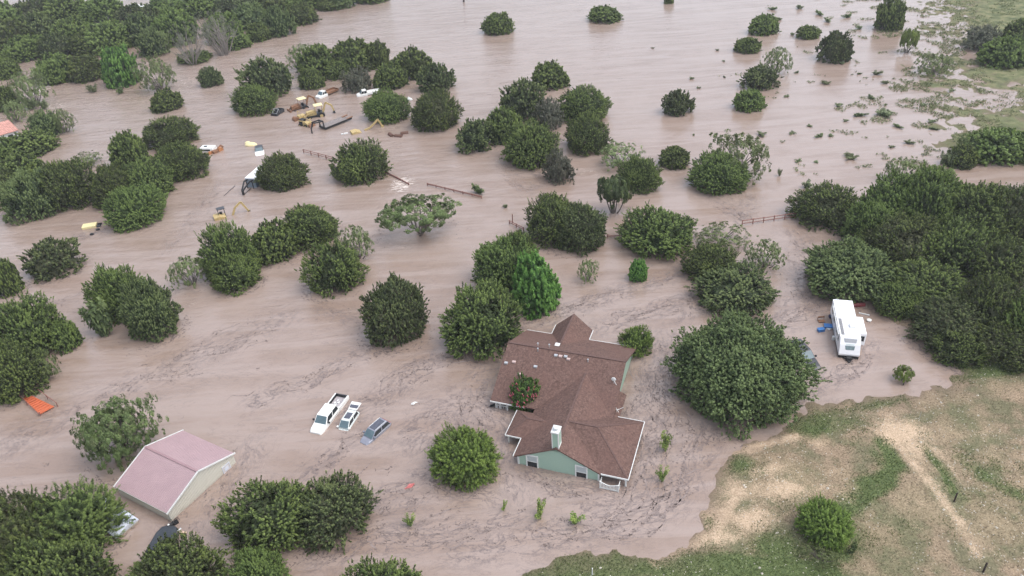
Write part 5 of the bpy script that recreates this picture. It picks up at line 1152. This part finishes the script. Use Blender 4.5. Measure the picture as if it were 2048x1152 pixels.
MB().prism([(1.7, .5), (2.3, .5), (2.1, 1.1), (1.75, 1.1)], -.8, .8).o('bucket', 'rust', t)
a = G(600, 238); t = thing('roller', 'rusty yellow road roller with an arched guard left of the tall backhoe', 'roller', (a[0], a[1], -.4), 40, 'yellow machines in the yard')
MB().disc((-1.0, 0, .6), .6, 'y', 1.3, 18).o('drum', 'rust', t); MB().box(-.4, 1.2, -.6, .6, .5, 1.25).o('body', 'yellow', t, bevel=.08); b = MB(); b.tube([(0, -.55, 1.2), (0, -.5, 2.1), (0, .5, 2.1), (0, .55, 1.2)], .06, 6); b.o('roll_bar', 'yellow', t)
# gooseneck flatbed
a = G(660, 249, .5); A = G(652.2, 254.8, .6); Bq = G(703, 234.5, .6); d = (A-Bq)/np.linalg.norm(A-Bq); ang = math.degrees(math.atan2(d[1], d[0])); L = float(np.linalg.norm(A-Bq))
t = thing('flatbed_trailer', 'long gooseneck flatbed trailer with a plank deck, afloat below the yellow machines', 'trailer', (Bq[0], Bq[1], 0), ang, None)
b = MB(); w2 = 2.3
for i in range(9): b.box(1.2, L, -w2+.03+i*.25, -w2+.25+i*.25, .5, .60)
b.o('deck', 'deck', t); MB().box(0, L+.05, -.06, .08, .25, .56).box(0, L, -w2-.1, -w2+.03, .25, .56).box(L, L+.2, -w2, .05, .2, .58).o('frame', 'black', t)
b = MB()
for y in (-.2, -w2+.3): b.bar((1.2, y, .55), (-.4, y, .62), .4, .12)
b.o('ramp', 'rust', t); b = MB()
for y in (-.5, -w2+.4): b.bar((L+.1, y, .3), (L+.2, y, 1.9), .2); b.bar((L+.2, y, 1.9), (L+2.2, (y-w2/2)/2, 2.1), .22)
b.bar((L+.2, -.5, 1.9), (L+.2, -w2+.4, 1.9), .25); b.bar((L+2.2, -w2/2-.1, 2.1), (L+2.9, -w2/2, 1.0), .26); b.bar((L+2.9, -w2/2, 1.0), (L+2.9, -w2/2, -.3), .2); b.o('gooseneck', 'black', t)
# cargo trailer with gooseneck
A = G(492.2, 356.1, 1.8); Bq = G(506.9, 357.8, 1.8); t = thing('cargo_trailer', 'white roofed enclosed trailer with a black gooseneck beside the round juniper', 'trailer', ((A[0]+Bq[0])/2, (A[1]+Bq[1])/2, 0), -105)
w = 1.0; MB().box(-5.5, 0, -w, w, -.5, 1.72).o('body', mat('blue_grey_siding', (.13, .18, .24), .4, .1, 2), t, bevel=.05); MB().box(-5.55, .05, -w-.05, w+.05, 1.72, 1.86).o('roof', 'trailerwhite', t)
MB().box(0, .03, -w, w, -.4, 1.65).o('front_panel', mat('grey_front', (.22, .27, .32), .4, .1, 2), t)
b = MB()
for y in (-.55, .55): b.bar((0, y, 1.5), (1.1, y, 1.75), .2); b.bar((1.1, y, 1.75), (3.1, y*.2, .9), .2)
b.bar((3.1, 0, 1.0), (3.1, 0, -.4), .3); b.bar((.5, -.6, -.3), (.5, -.6, 1.5), .12); b.bar((.5, .6, -.3), (.5, .6, 1.5), .12); b.bar((.5, 0, .05), (3.1, 0, .0), .1); b.o('gooseneck', 'black', t)
b = MB(); a = G(470, 372); c = G(448, 392); m_ = G(458, 380); b.tube([a+np.array([0, 0, .03]), m_+np.array([.3, 0, .05]), c+np.array([0, 0, .03])], .06, 5); tag(b.o('cable', 'darkgrey'), 'dark cable floating between the gooseneck and the small excavator', 'cable')
# utility vehicle
a = G(555, 228); t = thing('utility_vehicle', 'small black utility vehicle with an open box at the left of the yard', 'utility vehicle', (a[0], a[1], 0), -115)
MB().box(-.2, 1.3, -.7, .7, -.3, .45).o('body', 'black', t, bevel=.1); b = MB(); b.box(-1.6, -.2, -.8, -.72, .1, .85); b.box(-1.6, -.2, .72, .8, .1, .85); b.box(-1.6, -1.52, -.72, .72, .1, .85); b.box(-.28, -.2, -.72, .72, .1, .85); b.box(-1.5, -.3, -.7, .7, .1, .2); b.o('cargo_box', 'darkgrey', t)
b = MB()
for y in (-.6, .6): b.bar((-.1, y, .4), (.05, y, 1.3), .07); b.bar((.05, y, 1.3), (.9, y, .5), .07)
b.bar((.05, -.6, 1.3), (.05, .6, 1.3), .07); b.bar((.9, -.6, .5), (.9, .6, .5), .07); b.o('roll_cage', 'metal', t); MB().box(.1, .4, -.5, .5, .4, .7).o('seat', 'black', t)
for y in (-.75, .75): wheel(t, 1.0, y, .05, .32, .25, 'darkgrey')
# flatbed truck, white pickup, van, cars
def boxcab(px, py, rot, label, nm='truck', sink=0, cabm='carwhite', bed=True, L=3.2, bedm='rust', cat='truck'):
    a = G(px, py); t = thing(nm, label, cat, (a[0], a[1], -sink), rot)
    loft('body', [(-.2, .9, -.3, .92, .7, .86, .85), (1.0, .9, -.3, .92, .7, .86, .85), (2.0, .88, -.3, .88, .55, .8, .75), (2.3, .75, -.3, .75, .4, .65, .6)], cabm, t)
    cabin(t, (-.15, .0, .95, 1.5), .8, 1.55, .84, .72, cabm)
    if bed:
        b = MB(); b.box(-L, -.3, -.95, .95, .55, .7)
        for y in (-.95, .88): b.box(-L, -.3, y, y+.07, .7, 1.05)
        b.box(-L, -L+.07, -.9, .9, .7, 1.05); b.o('bed', bedm, t)
    return t
boxcab(650, 191, -130, 'greenish cabbed truck with a dark flat bed at the back of the yard', sink=.25, L=3.6)
boxcab(733, 189, -165, 'white pickup half behind the smooth round juniper among the machines', 'pickup_truck', .35, bedm='carwhite', cat='pickup truck')
a = G(414, 301); t = thing('van', 'white van sunk to its roof at the right of the round left hand clump', 'van', (a[0], a[1], -.9), 172)
loft('body', [(-1.8, .9, 0, .95, 1.2, .8, 1.75), (1.0, .9, 0, .95, 1.2, .8, 1.8), (1.7, .9, 0, .9, 1.0, .8, 1.25), (2.4, .8, 0, .8, .8, .6, 1.0)], 'carwhite', t, bevel=.08); MB().box(-.3, .4, -.3, .3, 1.76, 1.84).o('roof_hatch', 'glass', t); quad('windshield', [(1.66, -.7, 1.28), (1.66, .7, 1.28), (1.08, .7, 1.78), (1.08, -.7, 1.78)], 'glass', t, .02, .03)
MB().box(-1.2, .8, -.99, -.93, 1.2, 1.5).box(-1.2, .8, .93, .99, 1.2, 1.5).o('side_window', 'glass', t)
a = G(433, 304); t = thing('log_loader', 'rusty orange engine block machine lying against the sunken white van', 'loader', (a[0], a[1], -.2), 50); MB().box(-.9, .2, -.5, .5, -.2, .7).o('engine', 'rust', t, bevel=.1)
b = MB(); b.disc((.9, -.2, .4), .55, 'y', .5, 12); b.disc((-1.2, .3, .2), .5, 'y', .5, 12); b.o('wheel', mat('orange_rust', (.42, .18, .07), .8, .4, 4), t); arm(t, [(.2, 0, .6), (1.4, .2, 1.1), (1.9, .3, .5)], .2, 'rust', 'arm')
a = G(519, 303); t = thing('pickup_truck', 'white pickup nose with a dark windshield right of the yellow tank', 'pickup truck', (a[0], a[1], -.6), -75)
loft('body', [(-.2, .9, -.3, .92, .7, .86, .85), (1.0, .9, -.3, .92, .7, .86, .85), (1.9, .88, -.3, .88, .6, .8, .75), (2.2, .75, -.3, .75, .4, .65, .6)], 'carwhite', t); cabin(t, (-1.6, -1.4, -.2, .5), .8, 1.45, .84, .72, 'darkgrey')
small('fuel_tank', 'faded yellow round topped tank left of the white pickup nose', 'tank', 502, 290, 'paleyellow', lambda b: b.ball((0, 0, 0), 1.35, .85, .55, 14).ball((-1.1, .9, .05), .65, .5, .35, 12), rot=-10)
a = G(183, 453); t = thing('bus', 'pale yellow vehicle roof with a dark cab, awash left of the lowest round juniper', 'bus', (a[0], a[1], 0), 12)
MB().box(-1.4, .9, -.75, .75, -.5, .42).o('body', 'paleyellow', t, bevel=.1); MB().box(.95, 1.6, -.7, .5, -.5, .22).o('cab', 'darkgrey', t, bevel=.08); MB().box(1.0, 1.8, -.05, .05, .2, .4).o('mirror_arm', 'black', t)
for i, (x, y) in enumerate([(184, 469), (196, 459.5)]): small('tyre', 'black tyre floating below the pale yellow vehicle roof, '+('lower' if i == 0 else 'upper')+' of two', 'tyre', x, y, 'black', lambda b: b.disc((0, 0, .05), .33, 'z', .2, 12), group='floating tyres')
small('sheet_metal', 'white scrap floating behind the grey green tree at the left', 'scrap', 99, 478.5, 'white', lambda b: b.add([(-.4, -.1, .03), (.3, -.25, .06), (.45, .2, .05), (-.2, .25, .1)], [(0, 1, 2, 3)]).box(-.3, .3, -.1, .1, 0, .09))
for i, (x, y, r) in enumerate([(782, 271, 20), (797, 273, -20), (809, 267, 10)]):
    small('fuel_drum', ['left', 'lower middle', 'right'][i]+' one of three rusty brown drums floating below the smooth junipers', 'drum', x, y, 'brownbag', lambda b: b.tube([(-.8, 0, .05), (.8, 0, .05)], .42, 12).tube([(-.5, 0, .05), (-.42, 0, .05)], .45, 12).tube([(.42, 0, .05), (.5, 0, .05)], .45, 12), rot=r+100*(i == 0), group='three rusty drums')
small('boat_hull', 'white scrap with dark end floating left of the sunken yellow excavator', 'scrap', 690, 268, 'white', lambda b: b.box(-.2, .6, -.2, .2, -.1, .2).box(-.8, -.3, -.2, .15, -.1, .15), rot=10)
small('white_tank', 'white tank between the two smooth round junipers', 'tank', 818, 200, 'white', lambda b: b.ball((0, 0, .1), .9, .5, .5, 12).box(-.2, .2, -.1, .1, .5, .7), rot=-20)
# shed at the left edge, small white shed in the wood
A = G(34, 258, 2.2); t = thing('shed', 'small white shed with a red rusty sheet roof at the left edge', 'shed', (A[0], A[1], 0), 223.7)
MB().box(.1, 5, -5, -.1, -1, 1.9).o('wall', 'white', t); b = MB(); b.add([(-.2, .2, 2.0), (5.2, .2, 2.0), (5.2, -5.4, 3.0), (-.2, -5.4, 3.0), (-.2, .2, 1.9), (5.2, .2, 1.9), (5.2, -5.4, 2.9), (-.2, -5.4, 2.9)], [(0, 1, 2, 3), (7, 6, 5, 4), (0, 4, 5, 1), (1, 5, 6, 2), (2, 6, 7, 3), (3, 7, 4, 0)])
for i in range(14): b.bar((-.1+i*.4, .2, 2.03), (-.1+i*.4, -5.4, 3.03), .07, .06)
b.o('roof', 'rustroof', t); MB().box(1.2, 2.2, -.1, -.04, -.3, 1.4).box(3.0, 3.9, -.1, -.04, .4, 1.4).o('window', 'glass', t); MB().box(.05, .11, -3.6, -2, -.2, 1.6).o('door', 'darkgrey', t)
A = G(283, 26); t = thing('shed', 'small white shed seen through a gap in the top left wood', 'shed', (A[0], A[1], 0), 30)
b = MB(); gable_y(b, -1.6, 1.6, -2, 2, -.5, 1.6, 2.4); b.o('wall', 'white', t); b = MB(); roof_solid(b, -1.8, 1.8, -2.2, 2.2, 1.65, 2.6, 'y', th=.1); b.o('roof', 'white', t)
small('gate_post', 'tall weathered stump in the river at the top edge', 'stump', 927, 4, 'post', lambda b: b.tube([(0, 0, -.4), (.3, 0, 1.5)], [.35, .2], 8).bar((0, 0, .6), (.7, 0, 1.1), .12))
# ---------------------------------------------------------------- floating litter along the streaks: twigs and leaves, too many to count
rng = np.random.default_rng(77); b = MB(); TW = []
def wig(n, steps, amp): # smooth random walk of n points
    k = max(4, int(n*steps)); c = rng.normal(size=k)*amp; x = np.linspace(0, k-1, n); return np.interp(x, np.arange(k), c)
def filament(P, w_, dd, wmax=.085, cover=.7):
    seg = np.hypot(*np.diff(P, axis=0).T); cum = np.concatenate([[0], np.cumsum(seg)]); L = cum[-1]; t0 = rng.uniform(0, .55)*L; t1 = min(L, t0+rng.uniform(.25, .8)*L)
    n = int((t1-t0)/.22)
    if n < 8: return
    s = np.linspace(t0, t1, n); x = np.interp(s, cum, P[:, 0]); y = np.interp(s, cum, P[:, 1]); tx = np.gradient(x); ty = np.gradient(y); ln = np.hypot(tx, ty)+1e-6; nx, ny = -ty/ln, tx/ln
    off = wig(n, .035, w_*.55)+wig(n, .12, w_*.22)+wig(n, .4, .09)+rng.normal()*w_*.5; al = wig(n, .2, .18)+wig(n, .5, .06)
    x = x+nx*off+tx/ln*al; y = y+ny*off+ty/ln*al
    wd = np.clip(wmax*(.45+wig(n, .25, .5))*dd, 0, wmax*2)*np.clip(np.minimum(np.arange(n), np.arange(n)[::-1])/5, 0, 1)
    wd[wig(n, .12, 1) > cover] = 0
    tx = np.gradient(x); ty = np.gradient(y); ln = np.hypot(tx, ty)+1e-6; nx, ny = -ty/ln, tx/ln
    for i in range(n-1):
        if wd[i] <= .01 and wd[i+1] <= .01: continue
        b.add([(x[i]-nx[i]*wd[i], y[i]-ny[i]*wd[i], .012), (x[i+1]-nx[i+1]*wd[i+1], y[i+1]-ny[i+1]*wd[i+1], .012), (x[i+1]+nx[i+1]*wd[i+1], y[i+1]+ny[i+1]*wd[i+1], .012), (x[i]+nx[i]*wd[i], y[i]+ny[i]*wd[i], .012)], [(0, 1, 2, 3)])
        if rng.uniform() < .25: TW.append((x[i], y[i]))
for P, dd, w_ in SW:
    for _ in range(int(3+w_*5.5*min(dd, 1.2))): filament(P, w_*1.15, min(dd, 1.1))
fd = (G(560, 640)-G(40, 880))[:2]; fd /= np.hypot(*fd)
for _ in range(150):                             # stray threads of scum on the open water
    c = G(rng.uniform(20, 1420), rng.uniform(590, 1130))[:2]
    if poly_sd(LAND_A, c[:1], c[1:])[0] > -2: continue
    a = rng.normal()*.35; d = np.array([fd[0]*cos(a)-fd[1]*sin(a), fd[0]*sin(a)+fd[1]*cos(a)]); L = rng.uniform(4, 13)
    filament(np.array([c, c+d*L*.5+rng.normal(size=2)*.6, c+d*L]), .6, .8, .055, .3)
o = b.o('debris_lines', mat('floating_scum', (.225, .178, .162), .8, .35, 1.5)); tag(o, 'thin winding lines of dark scum and leaf litter on the flood', 'scum'); o['kind'] = 'stuff'
b = MB()
for c0 in TW:
    for _ in range(2):
        c = np.array(c0)+rng.normal(size=2)*.16; l_ = rng.uniform(.04, .16); q = rng.uniform(0, pi); u = np.array([cos(q), sin(q)])*l_; v = np.array([-sin(q), cos(q)])*rng.uniform(.02, .05)
        b.add([(*(c-u-v), .016), (*(c+u-v), .016), (*(c+u+v), .032), (*(c-u+v), .032)], [(0, 1, 2, 3)])
for P, dd, w_ in SW:
    segs = [(P[i], P[i+1]) for i in range(len(P)-1)]
    for p, q in segs:
        L = np.hypot(*(q-p)); n_ = int(L*w_*dd*.8)
        for _ in range(n_):
            c = p+(q-p)*rng.uniform()+rng.normal(size=2)*w_*.5; l_ = rng.uniform(.05, .28); a = math.atan2(*(q-p)[::-1])+rng.normal()*.6
            if c[1] > 105 and rng.uniform() < .5: continue
            u = np.array([cos(a), sin(a)])*l_/2; v = np.array([-sin(a), cos(a)])*rng.uniform(.02, .05)
            b.add([(*(c-u-v), .015), (*(c+u-v), .015), (*(c+u+v), .03), (*(c-u+v), .03)], [(0, 1, 2, 3)])
for g, R, Rd, kd_ in PL:                          # rafts of twigs caught against the trees near the house
    if g[1] > 112 or R < 2 or kd_ in ('S', 's'): continue
    a0 = rng.uniform(0, 2*pi)
    for _ in range(int(R*26)):
        a = a0+rng.normal()*.9; rr = R*rng.uniform(.86, 1.10)+abs(rng.normal())*.35; c = np.array([g[0]+cos(a)*rr, g[1]+sin(a)*rr*Rd/R]); l_ = rng.uniform(.05, .24); q = a+1.57+rng.normal()*.7
        u = np.array([cos(q), sin(q)])*l_; v = np.array([-sin(q), cos(q)])*rng.uniform(.02, .05)
        b.add([(*(c-u-v), .015), (*(c+u-v), .015), (*(c+u+v), .03), (*(c-u+v), .03)], [(0, 1, 2, 3)])
o = b.o('driftwood', mat('wet_twigs', (.15, .115, .102), .8, .4, 1)); tag(o, 'dark twigs and leaves drifting in streaks around the house', 'flotsam'); o['kind'] = 'stuff'
# stones on the field
b = MB(); rng = np.random.default_rng(8); X = rng.uniform(0, 62, 9000); Y = rng.uniform(36, 88, 9000); Z = height(X, Y); k = np.nonzero((Z > .05) & (vnoise(X, Y, 6, 41) > -.05))[0][:2200]
for i in k:
    r = rng.uniform(.03, .085)*(1 if rng.uniform() > .04 else 2); a = rng.uniform(0, 6); v = [(X[i]+r*cos(a+j*1.57)*rng.uniform(.7, 1.2), Y[i]+r*sin(a+j*1.57)*rng.uniform(.7, 1.2), Z[i]) for j in range(4)]
    b.add(v+[(X[i], Y[i], Z[i]+r*.8)], [(0, 1, 4), (1, 2, 4), (2, 3, 4), (3, 0, 4)])
o = b.o('stones', mat('limestone', (.60, .55, .47), .9, .2, 1)); tag(o, 'pale limestone chips scattered over the dry field', 'stones'); o['kind'] = 'stuff'
# ---------------------------------------------------------------- thin flood haze: one closed box of even pale air round the place
hb_ = MB().box(-3600, 3600, -300, 6200, -3.0, HC+14).v
hz_ = mesh_obj('haze', hb_, [(0, 2, 3, 1), (4, 5, 7, 6), (0, 1, 5, 4), (2, 6, 7, 3), (0, 4, 6, 2), (1, 3, 7, 5)], 'white')
hm = bpy.data.materials.new('haze'); hm.use_nodes = True; hn = hm.node_tree; hn.nodes.clear()
ho = hn.nodes.new('ShaderNodeOutputMaterial'); hv = hn.nodes.new('ShaderNodeVolumePrincipled'); hv.inputs['Color'].default_value = (.93, .96, 1, 1); hv.inputs['Density'].default_value = .00024
hv.inputs['Anisotropy'].default_value = .2; hn.links.new(hv.outputs[0], ho.inputs['Volume']); hz_.data.materials.clear(); hz_.data.materials.append(hm); hz_['kind'] = 'stuff'; hz_['label'] = 'thin pale haze in the air over the flood'; hz_['category'] = 'haze'
